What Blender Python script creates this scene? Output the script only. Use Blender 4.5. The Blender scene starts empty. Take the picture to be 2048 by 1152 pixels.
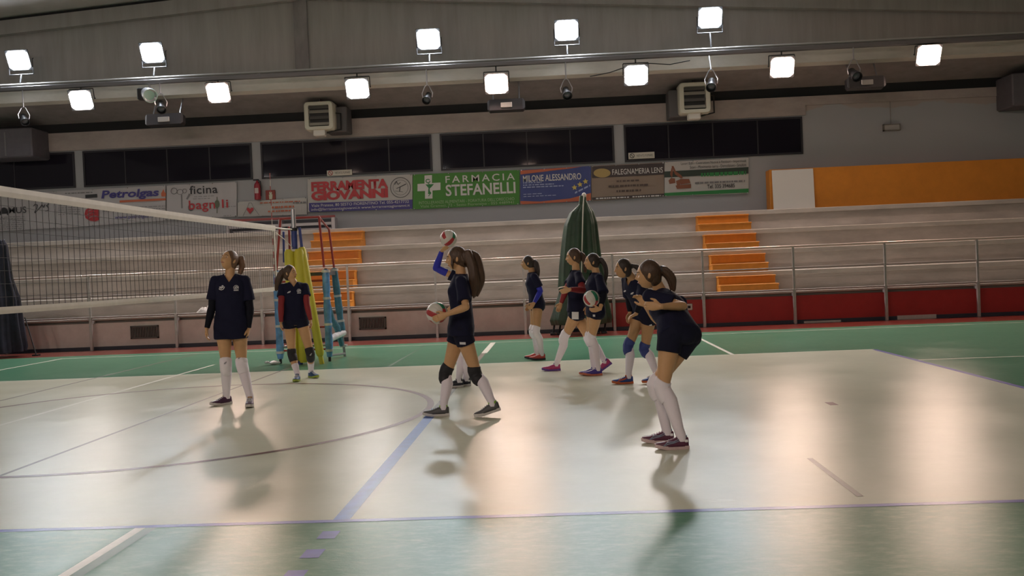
import bpy, bmesh, math, random
from mathutils import Vector, Matrix, noise
from mathutils.bvhtree import BVHTree
random.seed(7)
S = bpy.context.scene
COL = S.collection
V = Vector

# ------------------------------------------------------------------ camera
FPX = 1913.21
CAM = V((4.30633, -5.48703, 1.41147))
YAW, PIT, ROL = -0.04708, -0.01894, -0.04145
_f = V((math.sin(YAW) * math.cos(PIT), math.cos(YAW) * math.cos(PIT), math.sin(PIT)))
_r = V((math.cos(YAW), -math.sin(YAW), 0))
_u = _r.cross(_f)
CR = _r * math.cos(ROL) + _u * math.sin(ROL)
CU = _u * math.cos(ROL) - _r * math.sin(ROL)
CF = _f
cd = bpy.data.cameras.new('camera')
cam = bpy.data.objects.new('camera', cd)
COL.objects.link(cam)
cd.sensor_width = 36
cd.lens = FPX / 2048 * 36
cd.clip_end = 200
M = Matrix((CR, CU, -CF)).transposed().to_4x4()
M.translation = CAM
cam.matrix_world = M
S.camera = cam

# ------------------------------------------------------------------ light and exposure
S.view_settings.view_transform = 'Standard'
S.view_settings.look = 'None'
S.view_settings.gamma = 1
S.view_settings.use_curve_mapping = False
S.view_settings.exposure = -0.03
LAMP_POWER = 250.0
OPP = 0.5
COOL = (0.86, 0.93, 1.0)
NEUT = (1.0, 0.93, 0.88)
WARM = (1.0, 0.72, 0.58)
w = bpy.data.worlds.new('night')
S.world = w
w.use_nodes = True
w.node_tree.nodes['Background'].inputs[0].default_value = (0.01, 0.011, 0.016, 1)
w.node_tree.nodes['Background'].inputs[1].default_value = 1.0
S.cycles.max_bounces = 6
S.cycles.sample_clamp_indirect = 6.0
S.cycles.caustics_reflective = False
S.cycles.caustics_refractive = False


# ------------------------------------------------------------------ pixel <-> place
def ray(px, py):
    return CF + CR * ((px - 1024) / FPX) - CU * ((py - 576) / FPX)


def at(px, py, Y):
    d = ray(px, py)
    return CAM + d * ((Y - CAM.y) / d.y)


def flo(px, py, z=0.0):
    d = ray(px, py)
    return CAM + d * ((z - CAM.z) / d.z)


# ------------------------------------------------------------------ materials
def lin(h):
    h = h.lstrip('#')
    o = []
    for i in (0, 2, 4):
        c = int(h[i:i + 2], 16) / 255
        o.append(c / 12.92 if c <= .04045 else ((c + .055) / 1.055) ** 2.4)
    return o


MATS = {}


def mat(name, col, rough=0.6, metal=0.0, spec=0.5, var=0.0, scale=6.0, bump=0.0, bscale=40.0, stretch=(1, 1, 1), sheen=0.0,
        emit=None, estr=0.0, sss=0.0):
    if name in MATS:
        return MATS[name]
    m = bpy.data.materials.new(name)
    m.use_nodes = True
    nt = m.node_tree
    b = nt.nodes['Principled BSDF']
    c = lin(col) if isinstance(col, str) else list(col)
    b.inputs['Base Color'].default_value = (*c, 1)
    b.inputs['Roughness'].default_value = rough
    b.inputs['Metallic'].default_value = metal
    b.inputs['Specular IOR Level'].default_value = spec
    if sheen:
        b.inputs['Sheen Weight'].default_value = sheen
    if emit:
        b.inputs['Emission Color'].default_value = (*emit, 1)
        b.inputs['Emission Strength'].default_value = estr
    tc = None
    if var or bump:
        tc = nt.nodes.new('ShaderNodeTexCoord')
        mp = nt.nodes.new('ShaderNodeMapping')
        mp.inputs['Scale'].default_value = stretch
        nt.links.new(tc.outputs['Object'], mp.inputs['Vector'])
    if var:
        n = nt.nodes.new('ShaderNodeTexNoise')
        n.inputs['Scale'].default_value = scale
        n.inputs['Detail'].default_value = 5
        n.inputs['Roughness'].default_value = .65
        nt.links.new(mp.outputs[0], n.inputs['Vector'])
        r = nt.nodes.new('ShaderNodeMapRange')
        r.inputs['From Min'].default_value = .3
        r.inputs['From Max'].default_value = .7
        r.inputs['To Min'].default_value = 1 - var
        r.inputs['To Max'].default_value = 1 + var
        nt.links.new(n.outputs['Fac'], r.inputs['Value'])
        mx = nt.nodes.new('ShaderNodeVectorMath')
        mx.operation = 'SCALE'
        mx.inputs[0].default_value = c
        nt.links.new(r.outputs[0], mx.inputs['Scale'])
        nt.links.new(mx.outputs[0], b.inputs['Base Color'])
    if bump:
        n2 = nt.nodes.new('ShaderNodeTexNoise')
        n2.inputs['Scale'].default_value = bscale
        n2.inputs['Detail'].default_value = 3
        nt.links.new(mp.outputs[0], n2.inputs['Vector'])
        bp = nt.nodes.new('ShaderNodeBump')
        bp.inputs['Strength'].default_value = bump
        bp.inputs['Distance'].default_value = .01
        nt.links.new(n2.outputs['Fac'], bp.inputs['Height'])
        nt.links.new(bp.outputs[0], b.inputs['Normal'])
    MATS[name] = m
    return m


def floor_mat(name, col, wear, wearamt=.35, rough=.34, spec=.5):
    """court paint: scuffed, polished in patches"""
    m = bpy.data.materials.new(name)
    m.use_nodes = True
    nt = m.node_tree
    N, L = nt.nodes.new, nt.links.new
    b = nt.nodes['Principled BSDF']
    tc = N('ShaderNodeTexCoord')

    def nz_(scale, st, rot=0, det=5):
        mp = N('ShaderNodeMapping')
        mp.inputs['Scale'].default_value = st
        mp.inputs['Rotation'].default_value = (0, 0, rot)
        L(tc.outputs['Object'], mp.inputs['Vector'])
        n = N('ShaderNodeTexNoise')
        n.inputs['Scale'].default_value = scale
        n.inputs['Detail'].default_value = det
        n.inputs['Roughness'].default_value = .7
        L(mp.outputs[0], n.inputs['Vector'])
        return n.outputs['Fac']

    def rng(s, a, b_, c, d):
        r = N('ShaderNodeMapRange')
        for k, v_ in zip(('From Min', 'From Max', 'To Min', 'To Max'), (a, b_, c, d)):
            r.inputs[k].default_value = v_
        L(s, r.inputs['Value'])
        return r.outputs[0]

    big = nz_(.9, (1, 1, 1))
    s1 = nz_(7.0, (1, 2.4, 1), .5)
    s2 = nz_(16.0, (1, 6, 1), -.9)
    ad = N('ShaderNodeMath')
    ad.operation = 'ADD'
    L(rng(s1, .46, .68, 0, .6), ad.inputs[0])
    L(rng(s2, .5, .7, 0, .6), ad.inputs[1])
    ad2 = N('ShaderNodeMath')
    ad2.operation = 'MULTIPLY'
    L(ad.outputs[0], ad2.inputs[0])
    L(rng(big, .3, .7, .3, 1.0), ad2.inputs[1])
    mx = N('ShaderNodeMix')
    mx.data_type = 'RGBA'
    c, wc = lin(col), lin(wear)
    mx.inputs['A'].default_value = (*c, 1)
    mx.inputs['B'].default_value = (*wc, 1)
    L(rng(ad2.outputs[0], 0, 1.0, 0.0, wearamt), mx.inputs['Factor'])
    sc = N('ShaderNodeVectorMath')
    sc.operation = 'SCALE'
    L(mx.outputs['Result'], sc.inputs[0])
    L(rng(big, .3, .7, .94, 1.06), sc.inputs['Scale'])
    L(sc.outputs[0], b.inputs['Base Color'])
    ra = N('ShaderNodeMath')
    ra.operation = 'ADD'
    L(rng(s1, .3, .7, -.01, .015), ra.inputs[0])
    L(rng(big, .3, .7, rough - .015, rough + .03), ra.inputs[1])
    L(ra.outputs[0], b.inputs['Roughness'])
    b.inputs['Specular IOR Level'].default_value = 0
    gl = N('ShaderNodeBsdfGlossy')
    gl.distribution = 'BECKMANN'
    L(ra.outputs[0], gl.inputs['Roughness'])
    fr = N('ShaderNodeFresnel')
    fr.inputs['IOR'].default_value = 1.46
    fm_ = N('ShaderNodeMath')
    fm_.operation = 'MULTIPLY'
    L(fr.outputs[0], fm_.inputs[0])
    fm_.inputs[1].default_value = spec * 2
    ms = N('ShaderNodeMixShader')
    L(fm_.outputs[0], ms.inputs[0])
    L(b.outputs[0], ms.inputs[1])
    L(gl.outputs[0], ms.inputs[2])
    L(ms.outputs[0], nt.nodes['Material Output'].inputs['Surface'])
    bp = N('ShaderNodeBump')
    bp.inputs['Strength'].default_value = .13
    bp.inputs['Distance'].default_value = .01
    L(nz_(24, (1, 2.2, 1), .4, 3), bp.inputs['Height'])
    L(bp.outputs[0], b.inputs['Normal'])
    L(bp.outputs[0], gl.inputs['Normal'])
    return m


def wall_mat():
    """painted blue-grey wall; bare concrete above an uneven line under the beam"""
    m = bpy.data.materials.new('back_wall_paint')
    m.use_nodes = True
    nt = m.node_tree
    N, L = nt.nodes.new, nt.links.new
    b = nt.nodes['Principled BSDF']
    tc = N('ShaderNodeTexCoord')
    sp = N('ShaderNodeSeparateXYZ')
    L(tc.outputs['Object'], sp.inputs[0])
    n = N('ShaderNodeTexNoise')
    n.inputs['Scale'].default_value = .9
    n.inputs['Detail'].default_value = 3
    L(tc.outputs['Object'], n.inputs['Vector'])
    ma = N('ShaderNodeMath')
    ma.operation = 'MULTIPLY_ADD'
    L(n.outputs['Fac'], ma.inputs[0])
    ma.inputs[1].default_value = .75
    L(sp.outputs['Z'], ma.inputs[2])
    r = N('ShaderNodeMapRange')
    r.inputs['From Min'].default_value = 5.56
    r.inputs['From Max'].default_value = 5.60
    L(ma.outputs[0], r.inputs['Value'])
    mx = N('ShaderNodeMix')
    mx.data_type = 'RGBA'
    mx.inputs['A'].default_value = (.385, .39, .41, 1)
    mx.inputs['B'].default_value = (.40, .345, .32, 1)
    L(r.outputs[0], mx.inputs['Factor'])
    L(mx.outputs['Result'], b.inputs['Base Color'])
    b.inputs['Roughness'].default_value = .75
    return m


# ------------------------------------------------------------------ mesh building
def frame(d, hint=None):
    d = d.normalized()
    h = hint if hint is not None else (V((0, 0, 1)) if abs(d.z) < .9 else V((0, 1, 0)))
    x = h.cross(d)
    if x.length < 1e-5:
        x = V((1, 0, 0)).cross(d)
    x.normalize()
    return x, d.cross(x)


def troot(o):
    t = V((0, 0, 0))
    while o is not None:
        t = t + o.location
        o = o.parent
    return t


class MB:
    def __init__(s):
        s.v, s.f, s.m = [], [], []

    def add(s, vs, fs, mi=0):
        k = len(s.v)
        s.v += [V(p) for p in vs]
        s.f += [[i + k for i in f] for f in fs]
        s.m += [mi] * len(fs)
        return s

    def quad(s, a, b, c, d, mi=0):
        return s.add([a, b, c, d], [[0, 1, 2, 3]], mi)

    def poly(s, pts, mi=0):
        return s.add(pts, [list(range(len(pts)))], mi)

    def box(s, a, b, mi=0, axes=None, o=None, bev=0.0):
        """from corner a to corner b; axes/o turn it"""
        (x0, y0, z0), (x1, y1, z1) = a, b
        if bev > 0:
            e = bev
            prof = [(x0 + e, y0), (x1 - e, y0), (x1, y0 + e), (x1, y1 - e), (x1 - e, y1), (x0 + e, y1), (x0, y1 - e), (x0, y0 + e)]
            ins = [(x0 + 2 * e, y0 + e), (x1 - 2 * e, y0 + e), (x1 - e, y0 + 2 * e), (x1 - e, y1 - 2 * e), (x1 - 2 * e, y1 - e),
                   (x0 + 2 * e, y1 - e), (x0 + e, y1 - 2 * e), (x0 + e, y0 + 2 * e)]
            vs = [(*p, z0) for p in ins] + [(*p, z0 + e) for p in prof] + [(*p, z1 - e) for p in prof] + [(*p, z1) for p in ins]
            fs = [list(range(7, -1, -1))]
            for k in range(3):
                for i in range(8):
                    j = (i + 1) % 8
                    fs.append([k * 8 + i, k * 8 + j, k * 8 + 8 + j, k * 8 + 8 + i])
            fs.append(list(range(24, 32)))
        else:
            vs = [(x, y, z) for z in (z0, z1) for y in (y0, y1) for x in (x0, x1)]
            fs = [[0, 2, 3, 1], [4, 5, 7, 6], [0, 1, 5, 4], [1, 3, 7, 5], [3, 2, 6, 7], [2, 0, 4, 6]]
        vs = [V(p) for p in vs]
        if axes:
            X, Y, Z = axes
            vs = [X * p.x + Y * p.y + Z * p.z for p in vs]
        if o is not None:
            vs = [p + o for p in vs]
        return s.add(vs, fs, mi)

    def rings(s, rs, mi=0, caps=True, closed=True):
        k = len(s.v)
        n = len(rs[0])
        for r in rs:
            s.v += [V(p) for p in r]
        for i in range(len(rs) - 1):
            for j in range(n if closed else n - 1):
                q = (j + 1) % n
                s.f.append([k + i * n + j, k + i * n + q, k + (i + 1) * n + q, k + (i + 1) * n + j])
                s.m.append(mi)
        if caps:
            s.f.append([k + j for j in range(n - 1, -1, -1)])
            s.m.append(mi)
            b = k + (len(rs) - 1) * n
            s.f.append([b + j for j in range(n)])
            s.m.append(mi)
        return s

    def ell(s, c, X, Y, rx, ry, n=20, p=2.0):
        o = []
        for i in range(n):
            a = 2 * math.pi * i / n
            ca, sa = math.cos(a), math.sin(a)
            o.append(c + X * (rx * math.copysign(abs(ca) ** (2 / p), ca)) + Y * (ry * math.copysign(abs(sa) ** (2 / p), sa)))
        return o

    def tube(s, pts, rad, n=10, mi=0, cap='flat', hint=None, flat=1.0):
        pts = [V(p) for p in pts]
        if not isinstance(rad, (list, tuple)):
            rad = [rad] * len(pts)
        ds = []
        for i in range(len(pts)):
            a = pts[max(i - 1, 0)]
            b = pts[min(i + 1, len(pts) - 1)]
            ds.append((b - a).normalized())
        x, y = frame(ds[0], hint)
        rs = []
        for i, p in enumerate(pts):
            if i:
                x = (x - ds[i] * x.dot(ds[i])).normalized()
                y = ds[i].cross(x)
            rs.append((p, x.copy(), y.copy(), rad[i]))
        out = []
        if cap == 'round':
            p, X, Y, r = rs[0]
            for a in (80, 55, 28):
                a = math.radians(a)
                out.append(s.ell(p - ds[0] * r * math.sin(a), X, Y, r * math.cos(a), r * math.cos(a) * flat, n))
        for p, X, Y, r in rs:
            out.append(s.ell(p, X, Y, r, r * flat, n))
        if cap == 'round':
            p, X, Y, r = rs[-1]
            for a in (28, 55, 80):
                a = math.radians(a)
                out.append(s.ell(p + ds[-1] * r * math.sin(a), X, Y, r * math.cos(a), r * math.cos(a) * flat, n))
        return s.rings(out, mi)

    def ellipsoid(s, c, rx, ry, rz, axes=None, n=20, m=14, mi=0):
        X, Y, Z = axes or (V((1, 0, 0)), V((0, 1, 0)), V((0, 0, 1)))
        out = []
        for i in range(m):
            t = math.pi * (i + .35) / (m - .3) - math.pi / 2
            out.append(s.ell(c + Z * rz * math.sin(t), X, Y, rx * math.cos(t), ry * math.cos(t), n))
        return s.rings(out, mi)

    def prism(s, poly, y0, y1, mi=0, plane='xz'):
        """polygon in xz pushed from y0 to y1 (or in yz pushed along x, or xy along z)"""
        def q(p, t):
            return V((p[0], t, p[1])) if plane == 'xz' else V((t, p[0], p[1])) if plane == 'yz' else V((p[0], p[1], t))
        n = len(poly)
        vs = [q(p, y0) for p in poly] + [q(p, y1) for p in poly]
        fs = [list(range(n)), list(range(2 * n - 1, n - 1, -1))]
        fs += [[i, n + i, n + (i + 1) % n, (i + 1) % n] for i in range(n)]
        return s.add(vs, fs, mi)

    def mesh(s, name):
        me = bpy.data.meshes.new(name)
        me.from_pydata([tuple(p) for p in s.v], [], s.f)
        return me

    def build(s, name, mats, parent=None, smooth=False, fix=True, base=True):
        mats = mats if isinstance(mats, (list, tuple)) else [mats]
        if parent is not None:
            T = troot(parent)
        elif base:
            xs, ys, zs = zip(*[(p.x, p.y, p.z) for p in s.v])
            T = V(((min(xs) + max(xs)) / 2, (min(ys) + max(ys)) / 2, min(zs)))
        else:
            T = V((0, 0, 0))
        me = bpy.data.meshes.new(name)
        me.from_pydata([tuple(p - T) for p in s.v], [], s.f)
        for i, mm in enumerate(s.m):
            me.polygons[i].material_index = mm
        for m_ in mats:
            me.materials.append(m_)
        if fix:
            bm = bmesh.new()
            bm.from_mesh(me)
            bmesh.ops.recalc_face_normals(bm, faces=bm.faces)
            bm.to_mesh(me)
            bm.free()
        if smooth:
            me.shade_smooth()
            if smooth != 'full':
                me.set_sharp_from_angle(angle=math.radians(40))
        o = bpy.data.objects.new(name, me)
        COL.objects.link(o)
        if parent is not None:
            o.parent = parent
        else:
            o.location = T
        return o


def thing(name, label, cat, loc, group=None):
    o = bpy.data.objects.new(name, None)
    o.empty_display_size = .1
    COL.objects.link(o)
    o.location = loc
    o['label'] = label
    o['category'] = cat
    if group:
        o['group'] = group
    return o


def tag(o, label, cat, group=None):
    o['label'] = label
    o['category'] = cat
    if group:
        o['group'] = group
    return o


def struct(o):
    o['kind'] = 'structure'
    return o


def copy_tree(o, parent=None):
    c = o.copy()
    COL.objects.link(c)
    c.parent = parent
    for ch in list(o.children):
        copy_tree(ch, c)
    return c


def remesh(mb, voxel, smooth_it=4, fac=.5):
    """all shells of mb grown together into one skin"""
    me = mb.mesh('tmp')
    bm = bmesh.new()
    bm.from_mesh(me)
    bmesh.ops.recalc_face_normals(bm, faces=bm.faces)
    bm.to_mesh(me)
    bm.free()
    o = bpy.data.objects.new('tmp', me)
    COL.objects.link(o)
    r = o.modifiers.new('r', 'REMESH')
    r.mode = 'VOXEL'
    r.voxel_size = voxel
    if smooth_it:
        sm = o.modifiers.new('s', 'SMOOTH')
        sm.factor = fac
        sm.iterations = smooth_it
    dg = bpy.context.evaluated_depsgraph_get()
    out = bpy.data.meshes.new_from_object(o.evaluated_get(dg))
    bpy.data.objects.remove(o)
    bpy.data.meshes.remove(me)
    return out


def link_mesh(name, me, mats, parent, drop=None):
    mats = mats if isinstance(mats, (list, tuple)) else [mats]
    if drop:
        bm = bmesh.new()
        bm.from_mesh(me)
        bmesh.ops.delete(bm, geom=[f for f in bm.faces if drop(f.calc_center_median())], context='FACES')
        bm.to_mesh(me)
        bm.free()
    T = troot(parent)
    me.transform(Matrix.Translation(-T))
    me.name = name
    me.materials.clear()
    for m_ in mats:
        me.materials.append(m_)
    me.shade_smooth()
    o = bpy.data.objects.new(name, me)
    COL.objects.link(o)
    o.parent = parent
    return o


# ================================================================== SETTING
WALL_Y = 19.6
X0, X1 = -17.0, 23.0
YB = -11.0
Z_N = [.71, 1.155, 1.655, 2.15, 2.645]
Y_N = [15.4, 16.2, 17.0, 17.8, 18.6]

concrete = mat('terrace_concrete', (.455, .415, .38), .85, spec=.15, var=.16, scale=2.2, bump=.15, bscale=30, stretch=(.5, 1, 1.6))
conc_grey = mat('board_marked_concrete', (.275, .258, .245), .8, var=.13, scale=1.6, bump=.1, bscale=9, stretch=(2.2, 1, .22))
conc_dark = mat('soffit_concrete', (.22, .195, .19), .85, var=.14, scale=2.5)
conc_lint = mat('lintel_concrete', (.40, .345, .325), .8, var=.12, scale=1.8, stretch=(1, 1, 2))
lowwall_w = mat('white_wall_paint', (.60, .55, .52), .6, var=.08, scale=4)
lowwall_r = mat('red_wall_paint', (.36, .022, .022), .5, var=.1, scale=3)
dark_skirt = mat('dark_skirting', (.035, .035, .05), .5)
black = mat('black_gap', (.012, .012, .014), .8)
galv = mat('galvanised_steel', (.46, .43, .42), .35, metal=.6, var=.1, scale=12)
railpaint = mat('rail_worn_paint', (.62, .52, .47), .3, metal=.3)
raildull = mat('rail_dull_paint', (.30, .27, .255), .6)

# floor with its court markings, all one surface
GREEN = floor_mat('green_court_paint', '51846a', '9db29a', .6, .30, .30)
CREAM = floor_mat('pale_court_paint', 'cdcfbc', 'dad6ca', .5, .30, .28)
REDF = floor_mat('red_border_paint', '8f433a', '9c5a50', .4, .4)
L_BLUE = mat('blue_line_paint', '416cb8', .33, spec=.25, var=.15, scale=9)
L_DBLUE = mat('dark_blue_line_paint', '3a459c', .33, spec=.25, var=.2, scale=7)
L_WHITE = mat('white_line_paint', 'd6d6c8', .33, var=.1, scale=9)
L_RED = mat('maroon_line_paint', '57241f', .33, spec=.3, var=.3, scale=5)
L_GREEN = mat('dark_green_line_paint', '4f7059', .33, var=.2, scale=6)
L_GREY = mat('grey_line_paint', '6e685b', .33, spec=.3, var=.2, scale=6)
fm = MB()


RN = [0]


def rect(x0, y0, x1, y1, z, mi):
    RN[0] += 1
    z += RN[0] * 2e-5 if z > 0 else 0
    fm.quad((x0, y0, z), (x1, y0, z), (x1, y1, z), (x0, y1, z), mi)


rect(X0, YB, X1, 15.4, 0, 0)
rect(-9, 0, 9, 9, .0006, 1)
rect(X0, 13.87, X1, 15.4, .0006, 2)
z1 = .0012
rect(-9, -.06, 9, .0, z1, 4)
rect(-9, 9, 9, 9.05, z1, 6 + 3)
rect(8.96, 0, 9.03, 9, z1, 4)
rect(2.95, 0, 3.05, 4.4, z1, 3)
rect(2.96, 4.4, 3.04, 9, z1, 8)
for k in range(5):
    ya = -.245 - .345 * k
    rect(2.95, ya - .15, 3.05, ya, z1, 4)
rect(2.96, 9.05, 3.04, 10.9, z1, 8)
rect(2.96, 10.9, 3.06, 13.2, z1, 5)
rect(-.02, .0, .02, 9.6, z1, 8)
rect(1.80, YB, 1.86, -.06, z1, 5)
rect(1.86, YB, 1.93, -.06, z1, 7)
rect(-1.63, 3.0, -1.58, 10.6, z1, 5)
rect(-2.93, 0, -2.88, 13.2, z1, 8)
rect(-5.72, 13.25, X1, 13.31, z1, 5)
rect(-5.72, 0, -5.66, 13.25, z1, 5)
rect(6.87, 9.05, 6.93, 13.25, z1, 5)
rect(1.65, 9.05, 1.69, 13.2, z1, 7)
rect(6.01, .18, 6.05, 1.3, z1 * 1.5, 8)
rect(9.03, 7.33, 14, 7.38, z1, 5)
rect(9.9, 5.55, 9.95, 6.2, z1, 5)
rect(6.85, 3.7, 6.93, 3.9, z1, 6)
# centre circle
cc = (0.04, 4.42)
n = 120
for k in range(n):
    a0, a1 = 2 * math.pi * k / n, 2 * math.pi * (k + 1) / n
    q = []
    for r_, a in ((2.84, a0), (2.91, a0), (2.91, a1), (2.84, a1)):
        q.append((cc[0] + r_ * math.cos(a), cc[1] + r_ * math.sin(a), z1 * 2))
    fm.quad(*q, 6)
fl = struct(fm.build('floor', [GREEN, CREAM, REDF, L_BLUE, L_DBLUE, L_WHITE, L_RED, L_GREEN, L_GREY, L_WHITE], fix=False, base=False))

# back wall
mb = MB()
mb.quad((X0, WALL_Y, 0), (X1, WALL_Y, 0), (X1, WALL_Y, 9), (X0, WALL_Y, 9))
struct(mb.build('wall_back', wall_mat(), base=False))
side_paint = mat('side_wall_paint', (.42, .42, .42), .8)
mb = MB()
mb.quad((X0, YB, 0), (X0, WALL_Y, 0), (X0, WALL_Y, 10), (X0, YB, 10))
struct(mb.build('wall_left', side_paint, base=False))
mb = MB()
mb.quad((X1, YB, 0), (X1, WALL_Y, 0), (X1, WALL_Y, 10), (X1, YB, 10))
struct(mb.build('wall_right', side_paint, base=False))
mb = MB()
mb.quad((X0, YB, 0), (X1, YB, 0), (X1, YB, 10), (X0, YB, 10))
struct(mb.build('wall_front', side_paint, base=False))

# big concrete beam above the lamps, gabled with the roof, ridge over the court's middle
FY = 18.15
pk = at(612, 0, FY)
pl = at(0, 73, FY)
pr = at(2048, 27, FY)


def roofz(x):
    if x < pk.x:
        return pk.z + (pl.z - pk.z) * (x - pk.x) / (pl.x - pk.x)
    return pk.z + (pr.z - pk.z) * (x - pk.x) / (pr.x - pk.x)


ZB = 6.52
mb = MB()
mb.prism([(X0, ZB), (X1, ZB), (X1, roofz(X1)), (pk.x, pk.z), (X0, roofz(X0))], FY, FY + .35)
struct(mb.build('wall_fascia', conc_grey, base=False))
# joint pier at the ridge
mb = MB()
a, b = at(592, 150, FY - .06), at(619, 150, FY - .06)
mb.box((a.x, FY - .07, ZB - .0), (b.x, FY, pk.z + .05), bev=.012)
struct(mb.build('trim_1', mat('joint_concrete', (.19, .175, .17), .85, var=.2, scale=4, stretch=(1, 1, .3)), base=False))
# the roof edge strip on top of the beam: a lighter moulding, a dark slot, then the roof
for nm, dy, z0, z1_, mt in (('trim_2', .2, -.02, .33, conc_grey), ('trim_3', .1, .33, .42, black)):
    mb = MB()
    for xa, xb in ((X0, pk.x), (pk.x, X1)):
        za, zb = roofz(xa), roofz(xb)
        mb.prism([(xa, za + z0), (xb, zb + z0), (xb, zb + z1_), (xa, za + z1_)], FY - dy, FY + .3)
    struct(mb.build(nm, mt, base=False))
mb = MB()
for xa, xb in ((X0, pk.x), (pk.x, X1)):
    za, zb = roofz(xa) + .42, roofz(xb) + .42
    mb.quad((xa, FY + .3, za), (xb, FY + .3, zb), (xb, YB, zb), (xa, YB, za))
struct(mb.build('ceiling', mat('ceiling_panel', (.42, .40, .38), .85, var=.1, scale=1.2), base=False))
# lit nose under the beam, sloping soffit back to the wall, lintel strip over the windows
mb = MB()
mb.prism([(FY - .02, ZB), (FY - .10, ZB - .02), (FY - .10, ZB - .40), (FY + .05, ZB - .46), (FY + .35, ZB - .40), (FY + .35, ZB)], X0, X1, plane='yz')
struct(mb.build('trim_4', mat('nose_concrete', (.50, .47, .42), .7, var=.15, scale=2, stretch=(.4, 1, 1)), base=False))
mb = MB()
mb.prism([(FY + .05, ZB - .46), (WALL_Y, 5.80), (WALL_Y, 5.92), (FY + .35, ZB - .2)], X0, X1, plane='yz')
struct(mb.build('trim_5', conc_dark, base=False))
mb = MB()
mb.box((X0, WALL_Y - .012, 5.55), (X1, WALL_Y + .02, 5.82))
struct(mb.build('trim_8', black, base=False))
mb = MB()
xr = at(1610, 215, WALL_Y).x
mb.box((X0, WALL_Y - .06, 5.08), (xr, WALL_Y + .02, 5.56))
mb.box((xr, WALL_Y - .05, 5.33), (X1, WALL_Y + .02, 5.56))
struct(mb.build('trim_6', conc_lint, base=False))

# terrace: low wall and five tiers with a nosing each
mb = MB()
for k in range(5):
    y0 = Y_N[k]
    y1 = Y_N[k + 1] if k < 4 else WALL_Y
    zb = Z_N[k - 1] if k else .58
    if k:
        mb.box((X0, y0 + .06, zb), (X1, y1 + .06 if k < 4 else WALL_Y, Z_N[k] - .115))
    th_ = .115 if k else .05
    mb.box((X0, y0, Z_N[k] - th_), (X1, y1 + .1 if k < 4 else WALL_Y, Z_N[k]), bev=.012)
struct(mb.build('slab_terrace', concrete, base=False))
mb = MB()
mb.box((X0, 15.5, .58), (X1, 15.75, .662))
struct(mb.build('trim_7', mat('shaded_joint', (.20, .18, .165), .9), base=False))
mb = MB()
xs_ = at(1224, 640, 15.45).x
mb.box((X0, 15.45, .0), (xs_, 15.75, .6), 0)
mb.box((xs_, 15.45, .0), (X1, 15.75, .6), 1)
struct(mb.build('wall_low', [lowwall_w, lowwall_r], base=False))
mb = MB()
mb.box((X0, 15.435, .0), (X1, 15.46, .075), bev=.004)
struct(mb.build('baseboard_low', dark_skirt, base=False))
pale = mat('pale_board', (.55, .47, .43), .6, var=.1)
for xa, xb, hgt in ((1608, 1682, .04), (1795, 1873, .085)):
    a, b = at(xa, 640, 15.42), at(xb, 640, 15.42)
    mb = MB()
    mb.box((a.x, 15.415, 0), (b.x, 15.436, hgt), bev=.003)
    tag(mb.build('skirting_board', pale),
        'pale board lying against the red wall foot, ' + ('thin one by the second post right of the steps' if hgt < .05 else 'taller one further right'), 'board')

# windows
glass = mat('dark_window_glass', (.014, .012, .020), .03, spec=.22)
winframe = mat('dark_window_frame', (.02, .018, .025), .5)
wins = [(-330, 150), (167, 505), (523, 865), (882, 1230), (1250, 1607)]
ZW0, ZW1 = 4.09, 5.05
for i, (xa, xb) in enumerate(wins):
    a = at(xa, 330, WALL_Y).x
    b = at(xb, 330, WALL_Y).x
    r0 = thing('window_%d' % (i + 1), 'dark strip window in the back wall', 'window', (a, WALL_Y, ZW0))
    struct(r0)
    f = MB()
    t = .05
    f.box((a, WALL_Y - .035, ZW0), (b, WALL_Y + .01, ZW0 + t))
    f.box((a, WALL_Y - .035, ZW1 - t), (b, WALL_Y + .01, ZW1))
    f.box((a, WALL_Y - .035, ZW0 + t), (a + t, WALL_Y + .01, ZW1 - t))
    f.box((b - t, WALL_Y - .035, ZW0 + t), (b, WALL_Y + .01, ZW1 - t))
    for q in (1, 2, 3):
        xm = a + (b - a) * q / 4
        f.box((xm - .016, WALL_Y - .025, ZW0 + t), (xm + .016, WALL_Y + .01, ZW1 - t))
    f.build('window_frame', winframe, r0)
    g = MB()
    g.box((a + .03, WALL_Y - .012, ZW0 + .03), (b - .03, WALL_Y - .004, ZW1 - .03))
    g.build('glass', glass, r0)

# ================================================================== RAILING
RY = 15.28
rail = thing('railing', 'long metal railing with painted top tube in front of the concrete terrace', 'railing', (4, RY, 0))
mb = MB()
mb.tube([(X0 + .2, RY, 1.665), (X1 - .2, RY, 1.665)], .024, 10)
mb.build('top_rail', railpaint, rail, True)
mb = MB()
mb.tube([(X0 + .2, RY, 1.21), (X1 - .2, RY, 1.21)], .014, 8)
mb.build('middle_rail', raildull, rail, True)
mb = MB()
mb.tube([(X0 + .2, RY, .735), (X1 - .2, RY, .735)], .02, 8)
mb.build('lower_rail', raildull, rail, True)
xp = [1.66 + 1.93 * k for k in range(-8, 10)]
for x in xp:
    if not X0 + .5 < x < X1 - .5:
        continue
    mb = MB()
    mb.box((x - .03, RY - .03, 0), (x + .03, RY + .03, .76), bev=.005)
    mb.box((x - .022, RY - .022, .75), (x + .022, RY + .022, 1.65), bev=.004)
    mb.box((x - .03, RY + .02, .60), (x + .03, 15.45, .66))
    mb.build('post', galv, rail)

# ================================================================== ORANGE STEP BLOCKS
orange = mat('orange_step_paint', (.56, .205, .02), .5, var=.12, scale=5)


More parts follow.
